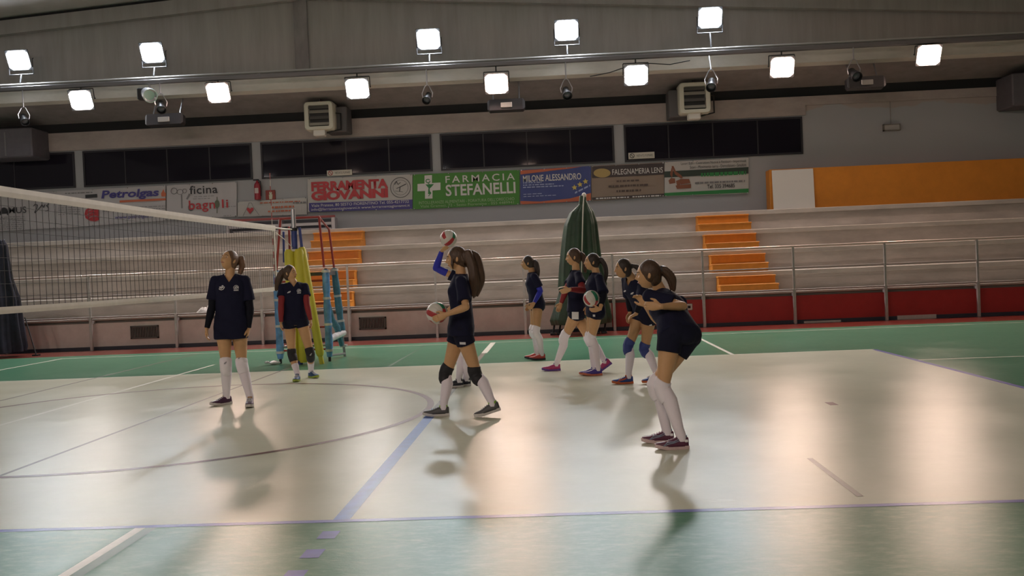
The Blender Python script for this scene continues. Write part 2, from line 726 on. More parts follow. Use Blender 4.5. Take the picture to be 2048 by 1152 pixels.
def stepblock(xc, k, wd, label):
    y0, z0 = Y_N[k], Z_N[k]
    dz = (Z_N[k + 1] if k < 4 else 3.14) - z0
    yb = y0 + .86
    if k == 3:
        yb = y0 + .86
    mb = MB()
    h1, h2 = dz * .38, dz * .80
    mb.box((xc - wd / 2 - .01, y0 + .30, z0), (xc + wd / 2 + .01, yb, z0 + h1), bev=.012)
    mb.box((xc - wd / 2 - .02, y0 + .28, z0 + h1 - .035), (xc + wd / 2 + .02, y0 + .60, z0 + h1 + .004), bev=.008)
    mb.box((xc - wd / 2, y0 + .56, z0), (xc + wd / 2, yb, z0 + h2), bev=.012)
    mb.box((xc - wd / 2 - .012, y0 + .54, z0 + h2 - .035), (xc + wd / 2 + .012, yb, z0 + h2 + .004), bev=.008)
    tag(mb.build('step_block', orange), label, 'steps', 'orange step blocks on the terrace')


nth = ['lowest', 'second lowest', 'third lowest', 'topmost']
for k, (xa, xb) in enumerate([(1437, 1552), (1423, 1533), (1412, 1516), (1399, 1502)]):
    a, b = at(xa, 500, Y_N[k] + .4), at(xb, 500, Y_N[k] + .4)
    stepblock((a.x + b.x) / 2, k, b.x - a.x, 'orange two-step block, %s of the flight above the red wall' % nth[k])
for k, (xa, xb) in enumerate([(585, 697), (600, 704), (613, 715), (625, 724)]):
    a, b = at(xa, 500, Y_N[k] + .4), at(xb, 500, Y_N[k] + .4)
    stepblock((a.x + b.x) / 2, k, b.x - a.x, 'orange two-step block, %s of the flight behind the referee stand' % nth[k])

# ================================================================== TERRACE EXTRAS
# orange parapet box with a white panel leaning on it, on the top tier
oy = 18.95
a, b = at(1540, 375, oy), at(2048, 350, oy)
zt, zb2 = at(1700, 332, oy).z, Z_N[4]
mb = MB()
mb.box((a.x, oy, zb2), (X1 - .3, oy + .45, zt), bev=.01)
tag(mb.build('parapet_box', mat('orange_parapet_paint', (.60, .215, .02), .55, var=.08, scale=3)),
    'long orange parapet box on the top tier at the right', 'parapet')
a, b = at(1546, 375, oy - .1), at(1629, 372, oy - .1)
mb = MB()
Zd = V((0, .06, 1)).normalized()
mb.box((0, 0, 0), (b.x - a.x, .03, 1.0), axes=(V((1, 0, 0)), V((0, 1, -.06)).normalized(), Zd), o=V((a.x, oy - .10, Z_N[4])), bev=.008)
tag(mb.build('white_panel', mat('white_board', (.68, .66, .63), .5)), 'white rectangular panel leaning on the orange parapet', 'panel')

# grates in the white low wall
gr_dark = mat('grate_dark', (.10, .095, .09), .6, metal=.3)
for xa, xb, ya, yb, lab in ((262, 317, 650, 678, 'ventilation grate in the white low wall behind the net'),
                            (719, 772, 633, 660, 'dark ventilation grate in the white low wall right of the referee stand')):
    a, b = at(xa, yb, 15.44), at(xb, ya, 15.44)
    r0 = thing('wall_grate', lab, 'grate', ((a.x + b.x) / 2, 15.44, a.z))
    mb = MB()
    for p, q in (((a.x, a.z), (b.x, a.z + .03)), ((a.x, b.z - .03), (b.x, b.z)), ((a.x, a.z), (a.x + .03, b.z)), ((b.x - .03, a.z), (b.x, b.z))):
        mb.box((p[0], 15.42, p[1]), (q[0], 15.452, q[1]))
    mb.build('grate_frame', gr_dark, r0)
    mb = MB()
    nb = 16
    for k in range(nb):
        x = a.x + .03 + (b.x - a.x - .06) * (k + .5) / nb
        mb.box((x - .006, 15.43, a.z + .02), (x + .006, 15.452, b.z - .02))
    mb.build('bars', mat('grate_bar', (.22, .20, .18), .6, metal=.3), r0)
    mb = MB()
    mb.box((a.x + .02, 15.444, a.z + .02), (b.x - .02, 15.452, b.z - .02))
    mb.build('backing', black, r0)

# socket on the red wall
p = at(1378, 614, 15.44)
r0 = thing('wall_socket', 'pale square power socket on the red low wall', 'socket', (p.x, 15.44, p.z - .07))
mb = MB()
mb.box((p.x - .075, 15.42, p.z - .07), (p.x + .075, 15.452, p.z + .07), bev=.012)
mb.build('plate', mat('socket_plastic', (.55, .53, .5), .4), r0)
mb = MB()
mb.box((p.x - .03, 15.412, p.z - .028), (p.x + .03, 15.422, p.z + .028), bev=.003)
mb.build('outlet', black, r0)

# clothes left on the terrace
rr = random.Random(3)
p = at(420, 628, 15.75)
mb = MB()
rs = []
for i_ in range(25):
    row = []
    for j_ in range(49):
        u_, v_ = i_ / 24 * 2 - 1, j_ / 48 * 2 - 1
        e_ = max(0, 1 - (abs(u_) ** 2.5 + abs(v_) ** 2.5))
        q = V((v_ * 2.6, u_ * 1.6, 3.1))
        h_ = (.035 + .10 * (.5 - .5 * v_) + .07 * (1 - abs(noise.noise(q * 1.4))) ** 3 + .03 * noise.noise(q * 4)) * e_ ** .6
        row.append(V((p.x + .31 * v_ + .03 * noise.noise(q * 2), 15.8 + .2 * u_ + .02 * noise.noise(q * 3), Z_N[0] + max(0, h_))))
    rs.append(row)
mb.rings(rs, caps=False, closed=False)
cl = thing('clothes_heap', 'crumpled pale garment left on the lowest tier behind the tall player', 'clothes', (p.x, 15.75, Z_N[0]))
mb.build('garment', mat('pale_garment', (.45, .42, .40), .9, bump=.5, bscale=14), cl, 'full')
mb = MB()
for k in range(3):
    c = V((p.x + .50 + rr.uniform(-.1, .1), 15.75 + rr.uniform(-.06, .1), Z_N[0] + .05))
    mb.ellipsoid(c, .12, .10, .08, n=12, m=8)
cl = thing('bag', 'small dark bag on the lowest tier behind the tall player', 'bag', (p.x + .50, 15.75, Z_N[0]))
link_mesh('fabric', remesh(mb, .02, 4), mat('dark_bag', (.05, .05, .06), .8), cl)
# ================================================================== LIGHTING RAIL AND LAMPS
LY = 17.5
blackm = mat('black_metal', (.025, .025, .028), .4, metal=.5)
steel = mat('dull_steel', (.33, .33, .35), .35, metal=.8)
alu = mat('bright_aluminium', (.6, .6, .62), .25, metal=.9)
housing = mat('lamp_housing', (.03, .03, .033), .6)
tray = thing('lighting_rail', 'dark metal lighting rail running along the wall under the big beam', 'rail', (3, LY, 6.42))
mb = MB()
mb.tube([(X0 + .05, LY, 6.45), (X1 - .05, LY, 6.45)], .03, 10)
mb.build('tube', mat('rail_grey', (.30, .29, .28), .5), tray, True)
mb = MB()
mb.box((X0 + .05, LY - .06, 6.30), (X1 - .05, LY + .06, 6.40), bev=.01)
mb.build('cable_tray', mat('tray_metal', (.14, .135, .14), .5, metal=.5), tray)
for k in range(10):
    x = -15 + 4.1 * k
    mb = MB()
    mb.box((x - .03, LY - .02, 6.375), (x + .03, LY + .02, 6.42))
    mb.tube([(x, LY, 6.46), (x, FY + .05, 6.62)], .02, 6)
    mb.build('bracket', steel, tray)
# loose black cable sagging along the rail
mb = MB()
pts = []
for px, py in ((1180, 150), (1220, 142), (1260, 128), (1300, 124), (1340, 126), (1380, 118)):
    pts.append(at(px, py + 3, LY + .10))
mb.tube(pts, .012, 6)
tag(mb.build('power_cable', blackm, None, True), 'loose black cable hanging along the lighting rail right of the middle lamps', 'cable')


def glow(name, col, s):
    return mat('lamp_glow_' + name, (.8, .8, .8), .5, emit=col, estr=s)


def floodlight(px, py, kind, col, power, label, Y=LY, faceY=-1):
    c = at(px, py, Y) if faceY < 0 else V((px, Y, py))
    r0 = thing('floodlight', label, 'floodlight', c, 'floodlights along the lighting rail')
    n = V((0, .9 * faceY, -.44)).normalized()
    X = V((1, 0, 0))
    Yd = n.cross(X).normalized()
    Z = n
    # local: X across, Yd upward-ish, Z out of the lamp
    if Yd.z < 0:
        Yd = -Yd
    W_, H_ = .27, .235
    mb = MB()
    rs = []
    for (sx, sy, z) in ((.10, .09, -.22), (.17, .15, -.20), (W_, H_, -.02), (W_ + .015, H_ + .015, 0), (W_ + .015, H_ + .015, .03), (W_ - .01, H_ - .01, .03)):
        rs.append([c + X * (a * sx) + Yd * (b * sy) + Z * z for a, b in ((-1, -1), (1, -1), (1, 1), (-1, 1))])
    mb.rings(rs)
    mb.build('housing', housing, r0)
    mb = MB()
    rs = []
    for (k, z) in ((1, .032), (.97, .042)):
        rs.append([c + X * (a * W_ * k * .98) + Yd * (b * H_ * k * .98) + Z * z for a, b in ((-1, -.7), (-.7, -1), (.7, -1), (1, -.7), (1, .7), (.7, 1), (-.7, 1), (-1, .7))])
    mb.rings(rs)
    mb.build('lamp_glass', glow(col[0], col[1], power), r0)
    mb = MB()
    for s_ in (-1, 1):
        q = c + X * s_ * (W_ + .03)
        mb.tube([q - Z * .06, q - Z * .12 + Yd * (.0)], .012, 6)
        if kind == 'up':
            mb.tube([q - Z * .06, V((q.x, c.y + .08 * -faceY, c.z - .34))], .012, 6)
        else:
            mb.tube([q - Z * .06, V((q.x, c.y, min(c.z + .28, 6.265)))], .012, 6)
    zz = c.z - .34 if kind == 'up' else min(c.z + .28, 6.265)
    yo = .08 * -faceY if kind == 'up' else 0
    mb.tube([V((c.x - W_ - .03, c.y + yo, zz)), V((c.x + W_ + .03, c.y + yo, zz))], .014, 6)
    mb.build('yoke', housing, r0)
    mb = MB()
    ze = 6.45
    mb.tube([V((c.x, c.y + yo, zz)), V((c.x, Y, 6.493 if kind == 'up' else 6.297))], .018, 8)
    mb.build('stem', housing, r0)
    return r0


P_ = LAMP_POWER
UP = ['first', 'second', 'third', 'fourth', 'fifth']
cools = [(38, 120), (305, 105), (857, 78), (1133, 60), (1420, 35)]
where = ['at the left edge', 'over the twin spotlights', 'over the black spot right of the left heater', 'over the green covered hoop', 'over the right heater']
for (px, py), wh in zip(cools, where):
    floodlight(px, py, 'up', ('cool', COOL), P_ * 1.0, 'cool white upright floodlight on the rail ' + wh)
lows = [(163, 200, 'neutral', NEUT, .8, 'white floodlight hanging under the rail above the leftmost full window'),
        (437, 185, 'warm', WARM, 1.2, 'pinkish floodlight with the widest glow, under the rail left of the left heater'),
        (715, 177, 'neutral', NEUT, .8, 'white floodlight hanging under the rail just right of the left heater'),
        (993, 167, 'warm', WARM, .9, 'orange-tinted floodlight under the rail above the third window'),
        (1272, 150, 'neutral', NEUT, .7, 'white floodlight under the rail just left of the right heater'),
        (1564, 134, 'warm', WARM, .9, 'orange-tinted floodlight under the rail above the right end of the windows'),
        (1857, 110, 'warm', WARM, .9, 'orange-tinted floodlight under the rail furthest to the right')]
for px, py, cn, cc_, k, lab in lows:
    floodlight(px, py, 'down', (cn, cc_), P_ * k, lab)
# the same row of lamps along the other long side of the hall
tray2 = thing('lighting_rail', 'metal lighting rail along the opposite long wall', 'rail', (3, -9.5, 6.42))
mb = MB()
mb.tube([(X0 + .05, -9.5, 6.45), (X1 - .05, -9.5, 6.45)], .03, 10)
mb.build('tube', steel, tray2, True)
for k, x in enumerate((-12, -7, -2, 3)):
    col = ('neutral', NEUT) if k % 2 == 0 else ('warm', WARM)
    floodlight(x, 7.0, 'up', col, P_ * OPP, 'floodlight of the row along the opposite long wall', -9.5, 1)


# hanging stage spotlights
def stage_spot(px, py, zt, aim, label, s=1.0, Y=LY - .02, lens=False):
    c = at(px, py, Y)
    r0 = thing('stage_spotlight', label, 'spotlight', c, 'stage spotlights hanging from the rail')
    d = V(aim).normalized()
    x, y = frame(d)
    mb = MB()
    rs = []
    for r_, t in ((.055, -.16), (.075, -.14), (.08, .05), (.10, .07), (.105, .17), (.095, .17), (.08, .10)):
        rs.append(mb.ell(c + d * t * s, x, y, r_ * s, r_ * s, 18))
    mb.rings(rs)
    mb.build('body', blackm, r0, True)
    mb = MB()
    rs = [mb.ell(c + d * .105 * s, x, y, .078 * s, .078 * s, 18), mb.ell(c + d * .115 * s, x, y, .06 * s, .06 * s, 18)]
    mb.rings(rs)
    mb.build('lens', mat('spot_lens', (.10, .11, .13), .05), r0, True)
    mb = MB()
    top = V((c.x, LY - .03, zt - .12))
    pts = [c - x * .11 * s, c - x * .13 * s + V((0, 0, .10 * s)), V((c.x - .05, Y, c.z + .27 * s)), V((c.x, Y, c.z + .30 * s))]
    pts2 = [c + x * .11 * s, c + x * .13 * s + V((0, 0, .10 * s)), V((c.x + .05, Y, c.z + .27 * s)), V((c.x, Y, c.z + .30 * s))]
    mb.tube(pts, .012, 6)
    mb.tube(pts2, .012, 6)
    mb.tube([V((c.x, Y, c.z + .29 * s)), top], .016, 6)
    mb.build('yoke', steel, r0, True)
    return r0


stage_spot(855, 195, 6.42, (-.1, -.8, -.6), 'small black spotlight hanging below the third upright floodlight')
stage_spot(1133, 185, 6.42, (.1, -.8, -.6), 'small black spotlight hanging below the fourth upright floodlight', 1.1)
stage_spot(1423, 168, 6.42, (-.2, -.8, -.6), 'small black spotlight hanging in front of the right heater', 1.15, LY - .25)
stage_spot(48, 238, 6.42, (.5, -.6, -.6), 'small black spotlight hanging at the left edge', 1.0)
stage_spot(1708, 148, 6.42, (.1, -.8, -.5), 'small chrome-rimmed spotlight above the dark bar lamp at the right', 1.2)
stage_spot(322, 213, 6.42, (.3, -.7, -.6), 'lower of the twin spotlights, tilted, left of the pink floodlight', 1.1)
# larger shiny moving head
c = at(296, 188, LY - .1)
r0 = thing('stage_spotlight', 'large shiny spotlight of the twin pair under the second upright floodlight', 'spotlight', c, 'stage spotlights hanging from the rail')
mb = MB()
d = V((.55, -.7, -.35)).normalized()
x, y = frame(d)
rs = []
for r_, t in ((.05, -.26), (.12, -.22), (.15, -.05), (.15, .10), (.17, .12), (.17, .22), (.15, .22), (.12, .14)):
    rs.append(mb.ell(c + d * t, x, y, r_, r_, 20))
mb.rings(rs)
mb.build('body', alu, r0, True)
mb = MB()
mb.box((-.2, -.05, -.12), (.02, .16, .16), o=c + V((-.08, .05, 0)), bev=.02)
mb.build('ballast_box', blackm, r0)
mb = MB()
mb.tube([c + V((0, .1, .1)), V((c.x, LY, 6.30))], .025, 8)
mb.build('stem', steel, r0)


# wide dark bar lamps under the beam
def bar_lamp(px0, px1, py, label):
    Y = 17.9
    a, b = at(px0, py, Y), at(px1, py, Y)
    xm = (a.x + b.x) / 2
    hw = (b.x - a.x) / 2
    r0 = thing('bar_lamp', label, 'lamp', (xm, Y, a.z - .1), 'dark bar lamps under the beam')
    z = (a.z + b.z) / 2
    mb = MB()
    rs = []
    for q in ((-hw, .10), (-hw + .05, .15), (hw - .05, .15), (hw, .10)):
        rs.append([V((xm + q[0], Y + dy * q[1] / .15, z + dz * q[1] / .15)) for dy, dz in ((-.10, -.12), (.14, -.15), (.16, .13), (-.06, .15))])
    mb.rings(rs)
    mb.build('housing', mat('bar_lamp_housing', (.05, .045, .048), .35, metal=.3), r0)
    mb = MB()
    mb.box((xm - hw * .28, Y - .125, z - .06), (xm + hw * .32, Y - .085, z + .06), bev=.008)
    mb.build('reflector', mat('bar_lamp_reflector', (.45, .42, .40), .3, metal=.5), r0)
    mb = MB()
    for s_ in (-1, 1):
        mb.tube([V((xm + s_ * hw * .7, Y + .08, z + .10)), V((xm + s_ * hw * .7, FY + .2, ZB - .30))], .018, 6)
    mb.build('bracket', steel, r0)


bar_lamp(292, 368, 240, 'dark bar lamp under the beam below the twin spotlights')
bar_lamp(975, 1050, 211, 'dark bar lamp under the beam below the third orange-tinted floodlight')
bar_lamp(1692, 1770, 166, 'dark bar lamp under the beam between the two rightmost floodlights')


# air heaters
def heater(px, py, wpx, hpx, label, duct):
    Y = 18.55
    c = at(px, py, Y)
    ppm = FPX / (Y - CAM.y)
    hw, hh = wpx / ppm / 2, hpx / ppm / 2
    r0 = thing('air_heater', label, 'heater', c, 'air heaters high on the wall')
    beige = mat('heater_beige', (.55, .53, .44), .45)
    mb = MB()
    rs = []

    def rr_(hw_, hh_, y, e):
        o = []
        for cx, cz, a0 in ((hw_ - e, hh_ - e, 0), (-hw_ + e, hh_ - e, 90), (-hw_ + e, -hh_ + e, 180), (hw_ - e, -hh_ + e, 270)):
            for k in range(5):
                a = math.radians(a0 + 22.5 * k)
                o.append(V((c.x + cx + e * math.cos(a), y, c.z + cz + e * math.sin(a))))
        return o
    rs = [rr_(hw * .92, hh * .92, Y + .55, .06), rr_(hw, hh, Y + .5, .07), rr_(hw, hh, Y + .04, .09), rr_(hw * .95, hh * .95, Y, .09), rr_(hw * .70, hh * .74, Y, .03), rr_(hw * .68, hh * .72, Y + .12, .03)]
    mb.rings(rs)
    mb.build('casing', beige, r0, True)
    mb = MB()
    mb.box((c.x - hw * .66, Y + .10, c.z - hh * .70), (c.x + hw * .66, Y + .118, c.z + hh * .70))
    mb.build('backing', mat('heater_dark', (.03, .028, .03), .6), r0)
    for k in range(4):
        z = c.z + hh * (.60, .30, -.12, -.56)[k]
        mb = MB()
        mb.box((-hw * .68, -.005, -.045), (hw * .68, .005, .045), axes=(V((1, 0, 0)), V((0, .85, -.5)), V((0, .5, .85))), o=V((c.x, Y + .05, z)))
        mb.build('louvre', mat('heater_louvre', (.30, .28, .24), .5) if k in (1, 3) else mat('heater_louvre_dark', (.10, .095, .09), .5), r0)
    mb = MB()
    mb.box((c.x - hw * .45, Y + .04, c.z - hh - .14), (c.x + hw * .35, Y + .3, c.z - hh + .02), bev=.02)
    mb.build('bracket', mat('heater_bracket', (.62, .6, .56), .5), r0)
    mb = MB()
    s_ = duct
    mb.box((c.x + s_ * hw * .9 - .26, Y + .35, c.z - hh - .02), (c.x + s_ * hw * .9 + .30, WALL_Y - .065, c.z + hh * .72), bev=.02)
    mb.build('duct', mat('heater_duct', (.10, .095, .10), .6), r0)
    mb = MB()
    mb.tube([V((c.x, Y + .2, c.z + hh - .02)), V((c.x, Y + .2, 6.3))], .018, 6)
    mb.tube([V((c.x + hw * .6, Y + .3, c.z + hh * .3)), V((c.x + hw + .12, Y + .3, c.z + hh * .2)), V((c.x + hw + .12, Y + .3, c.z - hh * .9)), V((c.x + hw * .3, Y + .25, c.z - hh - .05))], .022, 6)
    mb.build('pipe', blackm, r0, True)


heater(637, 231, 60, 58, 'beige louvred air heater high on the wall above the white and red banner', 1)
heater(1390, 195, 62, 62, 'beige louvred air heater high on the wall right of the middle', -1)
for xa, xb, ya, yb, lab in ((-40, 62, 262, 318, 'large dark ventilation box high on the wall at the left edge'),
                            (2026, 2110, 150, 212, 'dark box hanging high at the right edge')):
    Y = 18.7
    a, b = at(xa, yb, Y), at(xb, ya, Y)
    r0 = thing('ventilation_box', lab, 'box', ((a.x + b.x) / 2, Y, a.z))
    mb = MB()
    mb.box((a.x, Y, a.z), (b.x, WALL_Y, b.z + .1), bev=.03)
    mb.build('casing', mat('vent_casing', (.11, .10, .115), .6, var=.1), r0)
    mb = MB()
    mb.box(((a.x + b.x) / 2 - .02, Y - .012, a.z + .05), ((a.x + b.x) / 2 + .02, Y + .01, b.z))
    mb.build('seam', mat('vent_seam', (.17, .16, .17), .5), r0)

# emergency lamp with its conduit
c = at(1783, 255, WALL_Y - .05)
r0 = thing('emergency_lamp', 'small rectangular emergency lamp on the bare wall above the orange parapet', 'lamp', c)
mb = MB()
hw, hh = .21, .085
for p, q in (((-hw, -hh), (hw, -hh + .022)), ((-hw, hh - .022), (hw, hh)), ((-hw, -hh), (-hw + .022, hh)), ((hw - .022, -hh), (hw, hh))):
    mb.box((c.x + p[0], c.y - .05, c.z + p[1]), (c.x + q[0], WALL_Y, c.z + q[1]))
mb.build('frame', mat('lamp_rim', (.20, .18, .16), .6), r0)
mb = MB()
mb.box((c.x - hw + .015, c.y - .035, c.z - hh + .015), (c.x + hw - .015, WALL_Y, c.z + hh - .015))
mb.build('diffuser', mat('lamp_diffuser', (.40, .38, .37), .4), r0)
mb = MB()
mb.tube([V((c.x, WALL_Y - .012, c.z + hh)), V((c.x, WALL_Y - .012, 5.35))], .012, 6)
mb.build('conduit', mat('conduit_grey', (.30, .27, .25), .6), r0)


# ================================================================== BANNERS AND SIGNS
def text_mesh(body, bold=0.0, space=1.0, shear=0.0):
    cu = bpy.data.curves.new('t', 'FONT')
    cu.body = body
    cu.offset = bold
    cu.space_character = space
    cu.shear = shear
    cu.resolution_u = 3
    o = bpy.data.objects.new('t', cu)
    COL.objects.link(o)
    dg = bpy.context.evaluated_depsgraph_get()
    me = bpy.data.meshes.new_from_object(o.evaluated_get(dg))
    bpy.data.objects.remove(o)
    bpy.data.curves.remove(cu)
    return me


PPM = FPX / (WALL_Y - .06 - CAM.y) * 1.0


def lettering(parent, body, cx, cy, wpx, hpx, m, bold=0.0, space=1.0, shear=0.0, Y=WALL_Y - .075, rot=0.0, name='lettering', depth=.004):
    """letters, with a little thickness, centred where pixel (cx, cy) meets the wall"""
    me = text_mesh(body, bold, space, shear)
    xs = [v.co.x for v in me.vertices]
    ys = [v.co.y for v in me.vertices]
    c = at(cx, cy, Y)
    sx = wpx / PPM / (max(xs) - min(xs))
    sy = hpx / PPM / (max(ys) - min(ys))
    mx_, my_ = (max(xs) + min(xs)) / 2, (max(ys) + min(ys)) / 2
    T = troot(parent)
    ca, sa = math.cos(rot), math.sin(rot)
    for v in me.vertices:
        x, y = (v.co.x - mx_) * sx, (v.co.y - my_) * sy
        v.co = V((c.x + x * ca - y * sa, Y, c.z + x * sa + y * ca)) - T
    me.materials.clear()
    me.materials.append(m)
    me.name = name
    o = bpy.data.objects.new(name, me)
    COL.objects.link(o)
    o.parent = parent
    return o


def pen(parent, name, m, polys, Y=WALL_Y - .074, th=.004):
    """flat printed shapes; polygons given in picture-measured points"""
    mb = MB()
    for pl_ in polys:
        pts = [at(x, y, Y) for x, y in pl_]
        mb.poly(pts)
    return mb.build(name, m, parent)


def disc(cx, cy, rx, ry, n=28, a0=0, a1=360):
    return [(cx + rx * math.cos(math.radians(a0 + (a1 - a0) * k / n)), cy + ry * math.sin(math.radians(a0 + (a1 - a0) * k / n))) for k in range(n)]


def strip(pts, w_):
    """a pen stroke as quads"""
    o = []
    for (x0, y0), (x1, y1) in zip(pts[:-1], pts[1:]):
        L_ = math.hypot(x1 - x0, y1 - y0) or 1
        nx, ny = -(y1 - y0) / L_ * w_ / 2, (x1 - x0) / L_ * w_ / 2
        ex, ey = (x1 - x0) / L_ * w_ * .2, (y1 - y0) / L_ * w_ * .2
        o.append([(x0 + nx - ex, y0 + ny - ey), (x1 + nx + ex, y1 + ny + ey), (x1 - nx + ex, y1 - ny + ey), (x0 - nx - ex, y0 - ny - ey)])
    return o


def ring(cx, cy, rx, ry, w_, a0=0, a1=360, n=32):
    return strip([(cx + rx * math.cos(math.radians(a0 + (a1 - a0) * k / n)), cy + ry * math.sin(math.radians(a0 + (a1 - a0) * k / n))) for k in range(n + 1)], w_)


def smallprint(x0, x1, y, h, slope=-.045, seed=0, gap=.25):
    """a line of print too small to read: broken dashes"""
    r_ = random.Random(seed)
    o = []
    x = x0
    while x < x1:
        wd = r_.uniform(2.5, 9)
        xe = min(x + wd, x1)
        yy = y + slope * (x - x0)
        o.append([(x, yy), (xe, yy + slope * (xe - x)), (xe, yy + slope * (xe - x) + h), (x, yy + h)])
        x = xe + r_.uniform(1, 2.5)
    return o


def banner(name, label, xa, xb, ya0, yb0, ya1, yb1, m, grommets=True):
    """xa..xb across; (ya0,yb0) top and bottom at the left edge, (ya1,yb1) at the right"""
    Y = WALL_Y - .035
    A, B, C_, D = at(xa, yb0, Y), at(xb, yb1, Y), at(xb, ya1, Y), at(xa, ya0, Y)
    r0 = thing(name, label, 'banner', ((A.x + B.x) / 2, Y, min(A.z, B.z)), 'sponsor banners along the wall')
    mb = MB()
    nn = 24
    rs = []
    for k in range(nn + 1):
        t = k / nn
        lo, hi = A.lerp(B, t), D.lerp(C_, t)
        yy = .006 * math.sin(t * 17 + xa)
        rs.append([lo + V((0, -.022 + yy, 0)), hi + V((0, -.022 + yy, 0)), hi + V((0, -.018 + yy, 0)), lo + V((0, -.018 + yy, 0))])
    mb.rings(rs)
    mb.build('sheet', m, r0)
    if grommets:
        for p in (A, B, C_, D, A.lerp(B, .33), A.lerp(B, .66), D.lerp(C_, .33), D.lerp(C_, .66)):
            mb = MB()
            q = p.lerp((A + B + C_ + D) / 4, .03)
            q = V((q.x, Y - .034, q.z))
            mb.ellipsoid(q, .014, .006, .014, n=8, m=5)
            mb.build('grommet', alu, r0, True)
    return r0


bw = mat('banner_white', (.47, .45, .465), .55)
bw2 = mat('banner_white_warm', (.50, .48, .465), .55)
ink_p = mat('ink_purple', (.055, .045, .22), .5)
ink_k = mat('ink_black', (.03, .03, .035), .5)
ink_g = mat('ink_grey', (.20, .19, .20), .5)
ink_r = mat('ink_red', (.45, .035, .045), .5)
ink_o = mat('ink_orange', (.52, .13, .06), .5)
ink_w = mat('ink_white', (.66, .64, .62), .5)
ink_gr = mat('ink_green', (.03, .22, .06), .5)
ink_y = mat('ink_yellow', (.62, .48, .12), .5)
ink_lb = mat('ink_pale_blue', (.35, .40, .62), .5)

# far left banner behind the net: sponsor table
b_ = banner('sponsor_banner', 'white banner with black hand lettering and rows of small print, furthest left behind the net', -90, 112, 397, 468, 383, 456, bw)
lettering(b_, 'MUS', 35, 420, 37, 13, ink_k, .004)
pen(b_, 'emblem', ink_k, [disc(8, 423, 7.5, 8, 20, 180, 360) + [(15, 427), (1, 428)]] + strip([(1, 423), (1, 430)], 2) + strip([(15, 423), (15, 430)], 2))
pen(b_, 'signature', ink_k, strip([(67, 412), (70, 409), (75, 410), (73, 418), (69, 425)], 1.6) + strip([(70, 426), (80, 415), (84, 409), (87, 415), (90, 409)], 1.6) + strip([(98, 408), (93, 411), (97, 416), (97, 421), (91, 422)], 1.6))
sp_ = []
for k in range(7):
    sp_ += smallprint(-85, 50, 438 + 3.9 * k, 1.2, seed=k)
pen(b_, 'small_print', ink_g, sp_)
b_ = banner('sponsor_banner', 'white banner with purple lettering, a red flame and a red seal, behind the net tape', 113, 332, 383, 457, 371, 441, bw)
lettering(b_, 'Petrolgas', 260, 389, 120, 21, ink_p, .03, 1.0, .15)
pen(b_, 'flame', ink_o, [[(323, 393), (322, 387), (325, 382), (327, 378), (329, 384), (332, 387), (331, 393)]])
pen(b_, 'underline', ink_o, strip([(240, 403), (331, 398.5)], 4.2))
pen(b_, 'black_bar', ink_k, strip([(172, 393), (193, 391.5)], 7))
pen(b_, 'seal', ink_r, [[(169, 428), (171, 420), (178, 415), (198, 413.5), (198.5, 440), (190, 443), (178, 441), (171, 436)]])
pen(b_, 'seal_text', bw, strip([(176, 422), (184, 419), (192, 419)], 1.3) + strip([(175, 429), (184, 425), (192, 426)], 1.3) + strip([(178, 436), (186, 432), (193, 432)], 1.3))
lettering(b_, 'www.petrolgas.it', 268, 434, 80, 9, ink_p, .01)
sp_ = smallprint(130, 185, 386, 2, seed=3)
for k in range(5):
    sp_ += smallprint(116, 160, 411 + 4.4 * k, 1.2, seed=20 + k)
for k in range(2):
    sp_ += smallprint(205, 330, 417 + 5 * k, 1.2, seed=40 + k)
pen(b_, 'small_print', ink_g, sp_)
b_ = banner('sponsor_banner', 'white banner with dark and red workshop lettering, left of the fire extinguisher', 334, 474, 371, 440, 364, 433, bw)
lettering(b_, 'ficina', 407, 379, 58, 17, ink_k, .012, 1.05)
lettering(b_, 'bagn', 404, 412, 54, 24, ink_r, .012, 1.05)
lettering(b_, 'li', 450, 407, 13, 17, ink_r, .012, 1.1)
pen(b_, 'plug', mat('ink_olive', (.12, .14, .09), .5), [disc(434, 408, 5, 8)] + strip([(434, 394), (434, 426)], 1.6))
pen(b_, 'wrench', ink_g, ring(348, 382, 6, 6, 1.2) + ring(360, 384, 6, 5, 1.0) + ring(369, 382, 4, 4, 1.0) + strip([(363, 390), (364, 416)], 2.6) + strip([(374, 398), (379, 388)], 3.5))
pen(b_, 'wheel', ink_g, ring(382, 415, 5, 6, 2.2))
pen(b_, 'small_print', ink_g, smallprint(388, 428, 393, 1, seed=5) + smallprint(386, 420, 397.5, 1, seed=6) + smallprint(450, 472, 413, 1, seed=8) + smallprint(447, 462, 431, 1, seed=9))
b_ = banner('sponsor_banner', 'low white banner with a red heart, below the fire extinguisher', 476, 614, 404, 434, 395, 429, bw2)
pen(b_, 'heart', ink_r, [[(500, 428), (493.5, 420), (493.5, 416.5), (496.5, 415), (500, 418), (503.5, 415), (507, 416), (506.5, 420)]])
pen(b_, 'heart_outline', ink_g, strip([(486, 432), (495, 414), (498, 406), (503, 406), (506, 413), (518, 430)], .9))
pen(b_, 'small_print', ink_o, smallprint(520, 600, 405, 2.2, seed=11) + smallprint(542, 588, 413, 4, seed=12) + smallprint(536, 592, 421.5, 3, seed=13))
pen(b_, 'signature', ink_g, smallprint(586, 612, 404, 3.4, seed=14))

